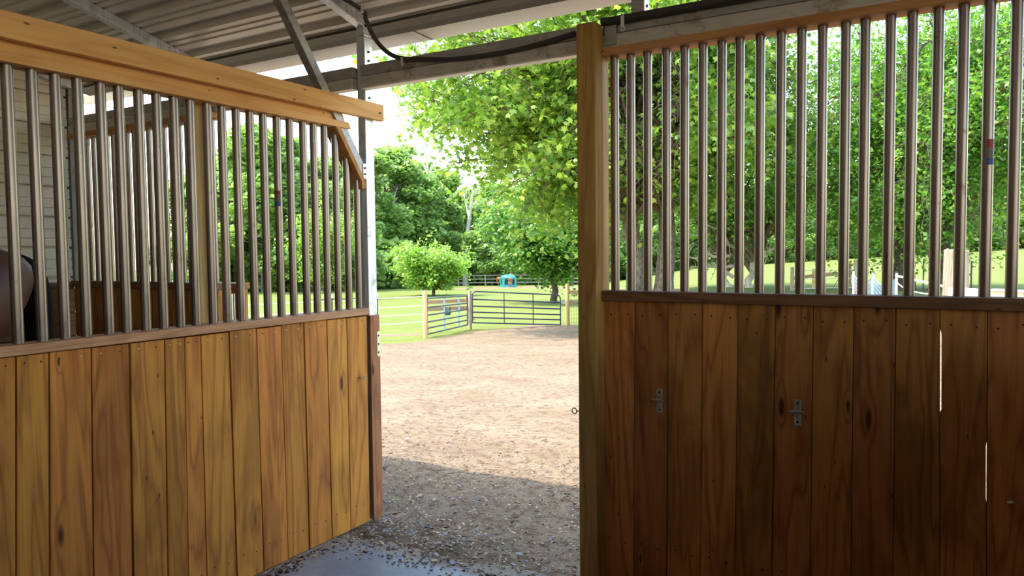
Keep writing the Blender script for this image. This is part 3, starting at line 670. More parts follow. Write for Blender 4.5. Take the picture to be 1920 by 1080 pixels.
# ---------------------------------------------------------------- horses
def horse(name, loc, rotz, coat, label, group=None, graze=False, scale=1.0):
    r = empty(name, loc, label, 'horse', group); r.rotation_euler = (0, 0, rotz); r.scale = (scale,)*3
    # +Y is the direction the horse faces, its rump at the origin end
    V = []; Ed = []; Rd = []
    def v(p, rad, par=None):
        V.append(p); Rd.append(rad); i = len(V)-1
        if par is not None: Ed.append((par, i))
        return i
    pelvis = v((0, .42, 1.28), (.32, .42)); 
    c0 = v((0, .20, 1.30), (.30, .35), pelvis); c1 = v((0, .06, 1.20), (.22, .27), c0)
    b1 = v((0, .75, 1.24), (.28, .31), pelvis); b2 = v((0, 1.1, 1.20), (.28, .33), b1); b3 = v((0, 1.45, 1.22), (.26, .33), b2); b4 = v((0, 1.72, 1.26), (.20, .28), b3)
    if graze: neck = [((0, 1.95, 1.20), (.12, .2)), ((0, 2.2, .95), (.1, .15)), ((0, 2.4, .62), (.085, .12)), ((0, 2.45, .45), (.10, .12)), ((0, 2.42, .25), (.075, .085)), ((0, 2.36, .05), (.055, .05))]
    else: neck = [((0, 1.92, 1.45), (.12, .22)), ((0, 2.08, 1.68), (.1, .17)), ((0, 2.22, 1.90), (.085, .13)), ((0, 2.36, 1.96), (.10, .12)), ((0, 2.55, 1.80), (.075, .085)), ((0, 2.70, 1.66), (.055, .055))]
    par = b4; 
    for p, rd in neck: par = v(p, rd, par)
    for s in (-1, 1):
        a = v((s*.17, .36, 1.02), (.15, .20), pelvis); a = v((s*.18, .50, .82), (.105, .13), a); a = v((s*.18, .22, .56), (.06, .07), a); a = v((s*.18, .24, .30), (.045, .045), a); a = v((s*.18, .28, .12), (.05, .05), a); v((s*.18, .33, .04), (.065, .06), a)
        a = v((s*.15, 1.58, 1.0), (.12, .16), b3); a = v((s*.16, 1.60, .74), (.075, .09), a); a = v((s*.16, 1.62, .50), (.055, .055), a); a = v((s*.16, 1.62, .26), (.042, .042), a); a = v((s*.16, 1.64, .11), (.05, .05), a); v((s*.16, 1.68, .04), (.065, .06), a)
    me = bpy.data.meshes.new('body'); me.from_pydata(V, Ed, []); o = bpy.data.objects.new('body', me); C.objects.link(o); o.parent = r
    sk = o.modifiers.new('skin', 'SKIN'); 
    for i, rd in enumerate(Rd): me.skin_vertices[0].data[i].radius = rd
    me.skin_vertices[0].data[0].use_root = True; sk.branch_smoothing = .6; sk.use_smooth_shade = True
    s = o.modifiers.new('sub', 'SUBSURF'); s.levels = 2; s.render_levels = 2
    me.materials.append(M[coat])
    def part(nm, mb, m, sm=True):
        b = bpy.data.meshes.new(nm); b.from_pydata(mb.v, [], mb.f); b.materials.append(m); b.shade_smooth(); q = bpy.data.objects.new(nm, b); C.objects.link(q); q.parent = r; return q
    mb = MB(); mb.tube(smooth_path([(0, .10, 1.44), (0, .03, 1.38), (0, -.01, 1.22), (0, .0, .8), (0, .02, .45)]), [.035+.035*math.sin(min(1, i/9)*1.57) - (0 if i < 17 else (i-17)*.006) for i in range(25)], 10)
    part('tail', mb, M['mane' if coat == 'bay' else 'chestnut'])
    mb = MB(); npts = [b4]; z_off = .2
    pts = [(0, p[0][1]-(.16 if not graze else -.1), p[0][2]+(.12 if not graze else .16)) for p in neck[:4]]
    mb.tube(smooth_path(pts, 4), .05, 8); part('mane', mb, M['mane' if coat == 'bay' else 'chestnut'])
    for s_ in (-1, 1):
        e = neck[3][0]; mb = MB(); mb.tube([(s_*.06, e[1]-.04, e[2]+.06), (s_*.075, e[1]-.05, e[2]+.15), (s_*.07, e[1]-.03, e[2]+.22)], [.035, .03, .004], 8); part('ear', mb, M[coat])
    return r
horse('horse', (-4.35, 2.19, 0.0), R_(180-6), 'bay', 'dark bay horse in the farther stall, its rump and black tail at the left edge', scale=1.10)

# ---------------------------------------------------------------- leaves and trees
def leaf_template(kind):
    if kind == 'lobed':
        v = [(0, -.5), (.16, -.34), (.50, -.40), (.36, -.08), (.62, .16), (.27, .20), (0, .62), (-.27, .20), (-.62, .16), (-.36, -.08), (-.50, -.40), (-.16, -.34)]
        z = [0, .02, -.12, .02, -.14, .03, -.12, .03, -.14, .02, -.12, .02]
    elif kind == 'tri':
        v = [(0, -.5), (.34, 0), (0, .55), (-.34, 0)]; z = [0, -.10, -.05, -.10]
    else:
        v = [(0, -.5), (.45, -.15), (.5, .35), (0, .55), (-.5, .3), (-.42, -.2)]; z = [0, -.12, -.12, .04, -.1, -.15]
    return np.array([(a, b, c) for (a, b), c in zip(v, z)], float)
def leaves(name, pts, size, kind, m, parent=None, seed=1, up=.5, tintfun=None, org=(0, 0, 0)):
    g = np.random.default_rng(seed); T_ = leaf_template(kind); n = len(pts); k = len(T_)
    nrm = g.normal(size=(n, 3)); nrm[:, 2] = np.abs(nrm[:, 2])+up; nrm /= np.linalg.norm(nrm, axis=1)[:, None]
    a = g.normal(size=(n, 3)); a -= (a*nrm).sum(1)[:, None]*nrm; a /= np.linalg.norm(a, axis=1)[:, None]; b = np.cross(nrm, a)
    s = size*g.uniform(.65, 1.25, n)
    V = pts[:, None, :]+s[:, None, None]*(T_[None, :, 0, None]*a[:, None]+T_[None, :, 1, None]*b[:, None]+T_[None, :, 2, None]*nrm[:, None])
    V = (V-np.array(org)).reshape(-1, 3).astype(np.float32)
    me = bpy.data.meshes.new(name); me.vertices.add(n*k); me.vertices.foreach_set('co', V.ravel())
    me.loops.add(n*k); me.loops.foreach_set('vertex_index', np.arange(n*k, dtype=np.int32))
    me.polygons.add(n); me.polygons.foreach_set('loop_start', np.arange(0, n*k, k, dtype=np.int32))
    me.update(calc_edges=True)
    t = np.clip(g.beta(2.2, 2.2, n), 0, 1) if tintfun is None else tintfun(pts, g)
    at = me.attributes.new('tint', 'FLOAT', 'FACE'); at.data.foreach_set('value', t.astype(np.float32))
    me.materials.append(m); o = bpy.data.objects.new(name, me); C.objects.link(o)
    if parent is not None: o.parent = parent
    return o
def blob_points(n, blobs, g, shell=.55):
    w_ = np.array([b[3]*b[4]*b[5] for b in blobs])**.72; w_ /= w_.sum(); idx = g.choice(len(blobs), n, p=w_)
    d = g.normal(size=(n, 3)); d /= np.linalg.norm(d, axis=1)[:, None]; r = shell+(1-shell)*g.random(n)**.7
    B = np.array([b[:6] for b in blobs]); return B[idx, :3]+d*r[:, None]*B[idx, 3:6]
def wander(a, b, n, j, g, sag=0.0):
    a, b = np.array(a, float), np.array(b, float); out = []
    for i in range(n+1):
        t = i/n; p = a+(b-a)*t+(g.normal(0, j, 3) if 0 < i < n else 0); p[2] += sag*4*t*(1-t); out.append(tuple(p))
    return out

def keep_trunks(pts, g):
    d = pts[:, 0]*HD[0]+pts[:, 1]*HD[1]; px = 960+(pts[:, 0]*LT[0]+pts[:, 1]*LT[1])/d*F; q = np.abs(px-1216)
    return ~((q < 62) & (pts[:, 2] < 7.2) & (d < 26.5) & (g.random(len(pts)) < .88)) & ~((px > 1120) & (pts[:, 2] < 2.7) & (g.random(len(pts)) < .8))
def limb_tree(name, base, trunks, crown, nlimb, ntwig, nleaf, lsize, kind, lm, bm, label, seed, droop=.6, spread=.33, group=None, cat='tree', ht=(4, 9), cut=None, tint=None, keep=None):
    """broad tree: trunk(s), limbs reaching into the crown ellipsoid, twigs, and leaves set round the twigs"""
    g = np.random.default_rng(seed); r = empty(name, base, label, cat, group); org = np.array(base)
    tb = MB(); bases = []
    for (ox, oy, lx, ly, H, r0) in trunks:
        path = wander((base[0]+ox, base[1]+oy, base[2]-.3), (base[0]+ox+lx, base[1]+oy+ly, base[2]+H), 9, .06, g)
        tb.tube(path, [r0*(1.35 if i == 0 else 1.0-.075*i) for i in range(10)], 14); bases.append(path)
    tb.build('trunk', bm, r, smooth=True)
    cx, cy, cz, rx, ry, rz = crown
    lb = MB(); tw = MB(); P_ = []
    for i in range(nlimb):
        path = bases[i % len(bases)]; s0 = Vector(path[g.integers(3, 9)])
        d = g.normal(size=3); d /= np.linalg.norm(d); d[2] *= .9
        e = np.array([cx, cy, cz])+d*np.array([rx, ry, rz])*g.uniform(.75, 1.0)
        if cut is not None and cut(e): continue
        lp = wander(s0, e, 8, .16, g, sag=g.uniform(.2, 1.0)*droop)
        lb.tube(lp, [max(.016, .085*(1-j/9)) for j in range(9)], 6)
        for q in range(ntwig):
            j = g.integers(2, 9); p = np.array(lp[j]); dd = (np.array(lp[8])-np.array(lp[4])); dd /= np.linalg.norm(dd)+1e-6
            t2 = p+dd*g.uniform(.3, 1.1)+g.normal(0, .55, 3)+np.array([0, 0, -.35*droop])
            tp = wander(p, t2, 4, .06, g, sag=.1); tw.tube(tp, [.018, .014, .011, .008, .004], 4, cap=False)
            P_.append((p, t2))
    lb.build('branches', M['twig'], r, smooth=True); tw.build('twigs', M['twig'], r)
    A_ = np.array([a for a, b in P_]); B_ = np.array([b for a, b in P_]); idx = g.integers(0, len(P_), nleaf); t = g.random(nleaf)**.7
    pts = A_[idx]*(1-t[:, None])+B_[idx]*t[:, None]+g.normal(0, spread, (nleaf, 3))*np.array([1, 1, .8])
    pts = pts[pts[:, 2] > hgt(pts[:, 0], pts[:, 1])+.5]
    if keep is not None: pts = pts[keep(pts, g)]
    leaves('foliage', pts, lsize, kind, lm, r, seed, org=org, tintfun=tint)
    return r
def on_ground(px, d):
    x, y = dl(d, (px-960)/F*d); return x, y, hz(x, y)

# the big sycamore over the yard
bx_, by_, bz_ = on_ground(1215, 26)
c = np.array(dl(24.8, (1150-960)/F*24.8))
limb_tree('sycamore_tree', (bx_, by_, bz_), [(-.47, -.15, -.1, 0, 9.5, .35), (.45, .28, .3, .1, 10.5, .36)], (c[0], c[1], 7.2, 6.6, 6.6, 5.1), 170, 20, 100000, .18, 'lobed', M['leaf_syc'], M['bark'],
          'big leafy twin-trunked shade tree with lobed yellow-green leaves behind the door post', 21, droop=.8, spread=.30, keep=keep_trunks)
# right shade tree
bx_, by_, bz_ = on_ground(1692, 26)
c = np.array(dl(25, (1745-960)/F*25))
limb_tree('maple_tree', (bx_, by_, bz_), [(0, 0, .3, 0, 8, .36), (1.05, .1, .9, .2, 8, .26)], (c[0], c[1], 5.6, 4.9, 4.9, 4.9), 150, 17, 85000, .15, 'tri', M['leaf_right'], M['bark_d'],
          'dense bright green maple with dark trunks behind the right-hand bars', 33, droop=.5, spread=.34)
# background tree left of the door post, low dark crown
bx_, by_, bz_ = on_ground(1040, 48)
limb_tree('maple_tree', (bx_, by_, bz_), [(0, 0, 0, 0, 4.5, .25)], (bx_, by_, bz_+4.7, 3.9, 3.9, 3.0), 70, 13, 42000, .20, 'hex', M['leaf_dark'], M['bark_d'],
          'low-branching dark green tree beyond the far gate, beside the door post', 5, droop=.3, spread=.35)
# flat-topped small tree in the paddock
bx_, by_, bz_ = on_ground(816, 64)
limb_tree('dogwood_tree', (bx_, by_, bz_), [(0, 0, -.3, 0, 2.6, .17)], (bx_-.5, by_, bz_+2.75, 3.0, 3.0, 1.7), 46, 10, 18000, .19, 'hex', M['leaf_dog'], M['bark_d'],
          'small light green rounded tree standing alone in the paddock behind the gates', 8, droop=.1, spread=.22)
bx_, by_, bz_ = on_ground(612, 58)
limb_tree('dogwood_tree', (bx_, by_, bz_), [(0, 0, -.2, 0, 3.0, .12)], (bx_, by_, bz_+4.4, 2.2, 2.2, 2.3), 34, 8, 12000, .19, 'hex', M['leaf_dog'], M['bark_d'],
          'slim yellow-green young tree in the paddock seen through the last left bars', 18, droop=.1, spread=.3)
# old orchard tree with bare pale limbs
bx_, by_, bz_ = on_ground(1395, 29)
c = np.array(dl(30, (1400-960)/F*30))
r = limb_tree('orchard_tree', (bx_, by_, bz_), [(-.45, 0, -.75, .2, 2.2, .13), (.1, .1, .55, 0, 2.3, .17)], (c[0], c[1], 4.6, 3.6, 3.6, 1.8), 48, 8, 11000, .17, 'tri', M['leaf_right'], M['bark_p'],
          'old orchard tree with crooked pale bare limbs in front of the pasture', 14, droop=.2, spread=.35)
mb = MB(); g = np.random.default_rng(3)
for (a, b) in (((1390, 470), (1300, 405)), ((1365, 455), (1288, 440)), ((1370, 480), (1262, 492)), ((1385, 500), (1275, 508)), ((1400, 470), (1460, 430)), ((1405, 480), (1480, 465)), ((1375, 520), (1310, 500)), ((1395, 470), (1345, 385)), ((1405, 455), (1410, 380))):
    p0, p1 = atd(*a, 29), atd(*b, 29+g.uniform(-1.5, 1.5)); pth = wander(p0, p1, 7, .07, g, sag=.12); mb.tube(pth, [.075-.008*i for i in range(8)], 7)
    for q in range(5):
        j = g.integers(2, 8); mb.tube(wander(pth[j], np.array(pth[j])+g.normal(0, .4, 3), 3, .05, g), [.022, .016, .01, .005], 5)
mb.build('bare_limbs', M['bark_p'], r, smooth=True)

# forest: four crown shapes, each tree a copy with its own place, size and turn
def proto_tree(seed, H, R0, lm, nl=10500, ls=.42):
    g = np.random.default_rng(seed); r = bpy.data.objects.new('forest_tree', None); C.objects.link(r); r['_loc'] = (0., 0., 0.)
    mb = MB(); pth = wander((0, 0, -.5), (g.normal(0, .4), g.normal(0, .4), H*.9), 8, .1, g); mb.tube(pth, [.30*(1-i/9.5) for i in range(9)], 8)
    for i in range(9):
        j = g.integers(3, 8); a = g.uniform(0, 6.28); p = np.array(pth[j]); mb.tube(wander(p, p+np.array([math.cos(a)*R0*.7, math.sin(a)*R0*.7, g.uniform(1, 3)]), 4, .12, g), [.1, .08, .06, .04, .02], 5)
    t = mb.build('trunk', M['bark_d'], r, smooth=True)
    bl = []
    for i in range(34):
        h = g.uniform(.16, .97); rad = R0*(1.0-.75*max(0, h-.5)**1.1*1.6)*g.uniform(.3, .95); a = g.uniform(0, 6.28); s = g.uniform(.75, 1.7)*R0/4
        bl.append((math.cos(a)*rad, math.sin(a)*rad, h*H, s*1.25, s*1.25, s*.85))
    leaves('foliage', blob_points(nl, bl, g, .5), ls, 'hex', lm, r, seed, up=.7)
    return r
protos = [proto_tree(101, 17, 4.0, M['leaf_for']), proto_tree(102, 19, 4.4, M['leaf_for2']), proto_tree(103, 15, 4.6, M['leaf_for']), proto_tree(104, 16, 3.6, M['leaf_for2'], ls=.38)]
def ftop(px):
    return float(np.interp(px, [100, 330, 400, 440, 495, 560, 600, 690, 730, 790, 830, 900, 1000, 1200, 1500, 1900], [290, 310, 300, 290, 215, 290, 290, 275, 240, 285, 320, 340, 350, 330, 310, 310]))
SEG = [(385, 'just right of the pale stud'), (440, 'between the pale stud and the stickered bar'), (495, 'just left of the stickered bar'), (550, 'just right of the stickered bar'), (610, 'left of the sloping pine bracket'), (665, 'under the sloping pine bracket'),
       (725, 'just right of the steel post'), (785, 'above the small paddock tree'), (850, 'between the paddock tree and the big leafy crown'), (920, 'above the teal hay feeder'), (1000, 'behind the low dark tree'), (1075, 'beside the door post'),
       (1160, 'left of the twin trunks'), (1240, 'behind the twin trunks'), (1310, 'left of the crooked bare limbs'), (1390, 'behind the old orchard tree'), (1470, 'above the grey fence post'), (1560, 'above the single-board fence'), (1650, 'behind the netting'), (1740, 'behind the dark maple trunks'), (1830, 'behind the bleached stump'), (1920, 'at the far right edge')]
g = np.random.default_rng(55); k = 0
def place(pr_, px, d, label, s_, sz, noun):
    o = pr_ if not pr_.get('used') else copy_tree(pr_)
    pr_['used'] = 1; o['used'] = 1
    x, y = dl(d, (px-960)/F*d); o.location = (x, y, hz(x, y)-.2); o.rotation_euler = (0, 0, g.uniform(0, 6.28)); o.scale = (s_, s_, sz)
    tag(o, label, noun)
rows = (('front-row', 100, 0), ('middle-row', 116, 24), ('back-row', 136, -22))
for ri, (rw, d0, sh_) in enumerate(rows):
    for si, (px0, where) in enumerate(SEG):
        if px0 > 1100 and ri == 0: continue
        px = px0+sh_+g.uniform(-8, 8); d = (d0 if px0 > 690 else d0*.82)+g.uniform(-3, 3)+(8 if px0 > 690 else 0)
        q = (si*3+ri*5+int(g.integers(0, 2))) % 4; h0 = (17, 19, 15, 16)[q]
        x, y = dl(d, (px-960)/F*d); z = hz(x, y)
        ht = (468-(ftop(px)+g.uniform(-4, 26)+(26 if ri == 0 else 0)))/F*d+EYE-z; s_ = ht/h0
        place(protos[q], px, d, '%s woodland tree %s' % (rw, where), s_*g.uniform(.95, 1.2), s_, 'tree')
sh = np.random.default_rng(77)
shp = []
for i in range(3):
    r = bpy.data.objects.new('forest_shrub', None); C.objects.link(r); r['_loc'] = (0., 0., 0.)
    mb = MB()
    for q in range(6): a = q*1.05; mb.tube([(0, 0, -.2), (math.cos(a)*.5, math.sin(a)*.5, 1.0), (math.cos(a)*.9, math.sin(a)*.9, 2.2)], [.05, .04, .02], 5)
    mb.build('stems', M['bark_d'], r)
    bl = [(sh.normal(0, 1.1), sh.normal(0, 1.1), sh.uniform(.4, 2.6), 1.0, 1.0, .8) for _ in range(12)]
    leaves('foliage', blob_points(1700, bl, sh, .4), .42, 'hex', (M['leaf_for'], M['leaf_for2'], M['leaf_for'])[i], r, 300+i, up=.3); shp.append(r)
for row, rw in enumerate(('low shrub', 'tall shrub')):
    for si, (px0, where) in enumerate(SEG):
        d = ((86 if px0 < 690 else 113) if px0 < 1100 else 128)+row*8; s_ = (1.35 if row == 0 else 2.3)*sh.uniform(.9, 1.15)
        place(shp[(si+row) % 3], px0+(row*28), d, '%s at the wood foot %s' % (rw, where), s_*1.15, s_, 'shrub')

# pale dead or bare trees before the wood
def bare(pxs, d, w0, label, forks):
    g = np.random.default_rng(int(pxs[0][0])); p = [atd(x, y, d) for x, y in pxs]; p[0][2] = hz(p[0][0], p[0][1])-.3
    r = empty('bare_tree', tuple(p[0]), label, 'tree'); mb = MB(); pa = smooth_path(p, 4); n = len(pa)
    mb.tube(pa, [w0*(1-.75*i/n) for i in range(n)], 8); mb.build('trunk', M['bark_p'], r, smooth=True)
    mb = MB()
    for f in forks:
        q = smooth_path([atd(x, y, d+.3*i) for i, (x, y) in enumerate(f)], 4); mb.tube(q, [w0*.5*(1-.8*i/len(q)) for i in range(len(q))], 6)
        for s in range(7):
            a = q[g.integers(len(q)//2, len(q))]; b = np.array(a)+g.normal(0, 1.0, 3)+np.array([0, 0, .9]); mb.tube(wander(a, b, 4, .1, g), [.05, .04, .03, .02, .01], 5)
    mb.build('branches', M['bark_p'], r, smooth=True)
bare([(805, 528), (806, 460), (803, 400), (805, 350), (800, 300)], 112, .42, 'pale forked bare tree rising behind the small paddock tree', [[(803, 405), (785, 372), (775, 335), (760, 322)], [(804, 400), (815, 370), (822, 350)], [(804, 330), (790, 300), (785, 285)], [(804, 330), (812, 305), (816, 292)]])
bare([(872, 530), (873, 470), (880, 410), (885, 370), (890, 350)], 110, .42, 'pale bare-trunked tree between the paddock tree and the big leafy crown', [[(880, 410), (874, 385), (870, 365)], [(885, 390), (895, 372), (900, 355)]])
bare([(716, 535), (717, 480), (722, 430), (735, 390), (745, 370)], 108, .36, 'thin grey trunk at the wood edge just right of the steel post', [[(720, 430), (712, 400), (708, 370)], [(735, 390), (742, 360), (748, 345)]])
bare([(775, 470), (776, 440), (778, 410), (780, 380)], 114, .26, 'thin pale trunk left of the forked bare tree', [[(777, 420), (788, 400), (792, 390)]])

# ---------------------------------------------------------------- yard fences and gates
def rpost(name, px, ytop, d, r_, m, label, group=None, base=None, sq=False):
    x, y, z = on_ground(px, d); p = atd(px, ytop, d); rr_ = r_/F*d
    mb = MB(); mb.tube([(x, y, z-.3), (x, y, z+.2), (x, y, p[2]-.02), (x, y, p[2])], [rr_*1.03, rr_, rr_*.97, rr_*.86], 14)
    o = mb.build(name, m, org=(x, y, z), smooth=True); tag(o, label, 'fence post', group); return np.array([x, y, z]), p[2]
pA, zA = rpost('fence_post', 796, 546, 21.5, 4.6, M['fpost'], 'round yellowish wooden post at the near end of the short gate')
pB, zB = rpost('fence_post', 880.5, 545, 27.3, 3.2, M['gpost'], 'grey round wooden post between the two metal gates')
pC, zC = rpost('fence_post', 1064, 532, 29.3, 3.9, M['fpost'], 'round wooden post right of the long gate, beside the door post')
def gate(label, a, b, z0, z1, m, mv, verts, rt=.026, brace=M['black']):
    a, b = np.array(a, float), np.array(b, float); r = empty('metal_gate', ((a[0]+b[0])/2, (a[1]+b[1])/2, (a[2]+b[2])/2), label, 'gate')
    def P_(t, h): q = a+(b-a)*t; return (q[0], q[1], q[2]+h)
    L_ = np.linalg.norm((b-a)[:2]); rc = .16; mb = MB(); path = [P_(0, z0)]
    path += [P_(0, z1-rc)]+[P_(rc/L_*(1-math.cos(t)), z1-rc+rc*math.sin(t)) for t in np.linspace(.2, 1.57, 6)]
    path += [P_(1-rc/L_*(1-math.sin(t)), z1-rc+rc*math.cos(t)) for t in np.linspace(0, 1.4, 6)]+[P_(1, z1-rc), P_(1, z0)]
    mb.tube(path, rt, 10); mb.build('frame', m, r, smooth=True)
    for i in range(5):
        h = z0+.02+(z1-z0-.04)*(0, .17, .345, .54, .76)[i]; MB().tube([P_(0.0, h), P_(1.0, h)], rt, 8).build('rail', m, r, smooth=True)
    for t in verts: MB().bar(P_(t, z0), P_(t, z1), .05, .02, tuple((b-a)/L_), 0).build('upright', mv, r)
    mb = MB()
    for h in (z0+.15, z1-.2): mb.tube([P_(-.02, h), P_(.03, h)], .02, 8)
    mb.build('hinge', M['plate'], r)
def gp(px, ybot, ytop, d): q = atd(px, ybot, d); t = atd(px, ytop, d); return q, t[2]-q[2]
q0, h0 = gp(801, 628, 558, 21.8); q1, h1 = gp(877, 610, 549, 27.0)
gate('short dark metal pipe gate standing open at an angle between two wooden posts', q0, q1, 0, 1.08, M['navy'], M['blue'], (.38, .75))
q0, h0 = gp(886, 606, 547, 27.6); q1, h1 = gp(1051, 610, 550, 28.9)
gate('long dark metal pipe gate closed across the far side of the yard', q0, q1, 0, 1.19, M['navy'], M['black'], (.35, .68))
# chain from long gate to its post
mb = MB(); a = atd(1051, 565, 28.9); b = atd(1061, 566, 29.2)
for i in range(7): t = i/6; mb.ring(tuple(a*(1-t)+b*t-np.array([0, 0, .05*math.sin(t*3.14)])), .03, .008, (i % 2, 1, .2), 10, 5)
tag(mb.build('gate_chain', M['plate'], org=tuple(a)), 'short bright chain holding the long gate to its post', 'chain')
# board fence behind the short gate
r = empty('board_fence', (*dl(27, -2.6), -1.2), 'two-board wooden fence seen through the short gate', 'fence')
for y0, y1 in ((567, 563), (580, 577)):
    a = atd(801, y0, 25.5); b = atd(881, y1, 27.6); MB().bar(a, b, .04, .13).build('board', M['frail'], r)
x, y, z = on_ground(798, 25.5); MB().tube([(x, y, z-.2), (x, y, atd(798, 563, 25.5)[2])], .06, 10).build('post', M['fpost'], r)
# green feeder hung on it
f = empty('hook_feeder', tuple(atd(839, 590, 26.2)), 'small dark green plastic feeder hooked over the fence board behind the short gate', 'feeder')
a = atd(839, 584, 26.2); e1 = Vector((LT[0], LT[1], 0)); mb = MB()
for s0, s1, zb, zt in ((-.11, .11, -.12, .02),):
    mb.hexa([tuple(Vector(a)+e1*u+Vector((HD[0], HD[1], 0))*v_+Vector((0, 0, zz_))) for u, v_, zz_ in ((-.11, -.10, -.13), (.11, -.10, -.13), (.11, .05, -.13), (-.11, .05, -.13), (-.13, -.13, .04), (.13, -.13, .04), (.13, .05, .04), (-.13, .05, .04))])
mb.build('tub', M['green'], f, bevel=.02)
for s in (-.09, .09): c_ = Vector(a)+e1*s; MB().bar(c_+Vector((0, 0, .02)), c_+Vector((0, 0, .17)), .05, .03, (1, 0, 0)).build('hook', M['green'], f)
# strand fence to the left of the near post
r = empty('strand_fence', (*dl(20, -5), -.9), 'white tape strand fence running left from the yellowish gate post', 'fence')
for ya, yb in ((556, 600), (573, 612), (588, 626), (603, 640)):
    d0 = 21.4; a = atd(793, ya, d0); b = atd(300, ya+24+(ya-556)*.3, 20.5); MB().tube(wander(a, b, 5, .004, g), .011, 6).build('strand', M['tape'], r)
for px, d in ((707, 21.0), (622, 20.6), (555, 20.3), (440, 20)):
    x, y, z = on_ground(px, d); MB().tube([(x, y, z-.2), (x, y, atd(px, 559, d)[2])], .014, 6).build('stake', M['black'], r)
    MB().tube([(x, y, atd(px, 559, d)[2]), (x, y, atd(px, 552, d)[2])], .022, 8).build('insulator', M['tape'], r)
# fence right of post C
r = empty('board_fence', (*dl(29.5, 2.7), -1.2), 'board and wire fence running right from the far gate post', 'fence')
for y0, w_ in ((548, .14), (567, .14)):
    MB().bar(atd(1066, y0, 29.4), atd(1300, y0-4, 30.5), .04, w_).build('board', M['frail'], r)
MB().tube([tuple(atd(1066, 539, 29.4)), tuple(atd(1300, 535, 30.5))], .013, 6).build('strand', M['tape'], r)
mb = MB()
for i in range(9): mb.tube([tuple(atd(1066+i*5, 552, 29.4)), tuple(atd(1066+i*5, 606, 29.4))], .004, 4)
for yv in range(555, 606, 7): mb.tube([tuple(atd(1066, yv, 29.4)), tuple(atd(1110, yv, 29.5))], .004, 4)
mb.build('wire_mesh', M['galv_d'], r)
# far pasture rail fence before the wood
r = empty('pasture_fence', (*dl(104, -8), -3), 'grey three-rail pasture fence along the foot of the wood beyond the gates', 'fence')
pts = [(300, 98), (500, 100), (700, 104), (860, 104), (1010, 104), (1095, 100)]
G = [on_ground(px, d) for px, d in pts]
for h in (.45, .95, 1.45):
    mb = MB()
    for (a, b) in zip(G[:-1], G[1:]):
        nseg = 8; P_ = []
        for i in range(nseg+1):
            x = a[0]+(b[0]-a[0])*i/nseg; y = a[1]+(b[1]-a[1])*i/nseg; P_.append((x, y, hz(x, y)+h))
        for u, v_ in zip(P_[:-1], P_[1:]): mb.bar(u, v_, .05, .12)
    mb.build('rail', M['greyrail'], r)
mb = MB(); 
for (a, b) in zip(G[:-1], G[1:]):
    n_ = max(1, int(math.hypot(b[0]-a[0], b[1]-a[1])/3))
    for i in range(n_):
        x = a[0]+(b[0]-a[0])*i/n_; y = a[1]+(b[1]-a[1])*i/n_; z = hz(x, y); MB().tube([(x, y, z-.2), (x, y, z+1.6)], .08, 8).build('post', M['greyrail'], r)

# hay hut feeder with horses
def hay_hut():
    x, y, z = on_ground(953, 93); o = empty('hay_hut', (x, y, z), 'teal domed plastic hay feeder with arched openings standing in the far paddock', 'hay feeder')
    n = 6; R0 = 1.0; H = 1.05; mb = MB(); top = 1.55
    V2 = lambda a, rr_, h: (x+math.cos(a)*rr_, y+math.sin(a)*rr_, z+h)
    for i in range(n):
        a0 = 2*math.pi*i/n+.3; a1 = 2*math.pi*(i+1)/n+.3; A = np.array(V2(a0, R0, 0)); B = np.array(V2(a1, R0, 0)); q = MB(); N_ = 10
        def W(t, h): p = A+(B-A)*t; bul = 1-.0; return (p[0], p[1], z+h)
        # frame of the arch: outer edge to inner arch edge
        ou = [(0, 0), (0, .55), (0, H)]+[(t, H+.12*math.sin(math.pi*t)) for t in np.linspace(.1, .9, 7)]+[(1, H), (1, .55), (1, 0)]
        inn = [(.24, .30), (.24, .55), (.26, .75)]+[(.5-.24*math.cos(math.pi*t), .78+.22*math.sin(math.pi*t)) for t in np.linspace(.1, .9, 7)]+[(.74, .75), (.76, .55), (.76, .30)]
        m_ = len(ou); q.add([W(*u) for u in ou]+[W(*u) for u in inn], [(j, j+1, m_+j+1, m_+j) for j in range(m_-1)]+[(0, m_, 2*m_-1, m_-1)])
        s = q.build('arch_panel', M['teal'], o); md = s.modifiers.new('t', 'SOLIDIFY'); md.thickness = .05
    q = MB(); rings = [(1.0, H+.02), (.95, H+.2), (.75, H+.38), (.45, H+.48), (.1, H+.52)]; sg = 24
    vs = [V2(2*math.pi*k_/sg, a, h) for a, h in rings for k_ in range(sg)]
    q.add(vs, [(i*sg+j, i*sg+(j+1) % sg, (i+1)*sg+(j+1) % sg, (i+1)*sg+j) for i in range(len(rings)-1) for j in range(sg)]+[tuple((len(rings)-1)*sg+j for j in range(sg))])
    s = q.build('dome', M['teal'], o, smooth=True); md = s.modifiers.new('t', 'SOLIDIFY'); md.thickness = .04
hay_hut()
x, y, z = on_ground(932, 95); horse('horse', (x, y, z), math.atan2(-LT[0], LT[1]), 'chestnut', 'small chestnut horse standing left of the teal hay feeder', graze=False, scale=.82)
x, y, z = on_ground(957, 90.5); horse('horse', (x, y, z), R_(30), 'chestnut', 'chestnut horse with its hindquarters to us feeding at the teal hay feeder', graze=True, scale=.8)

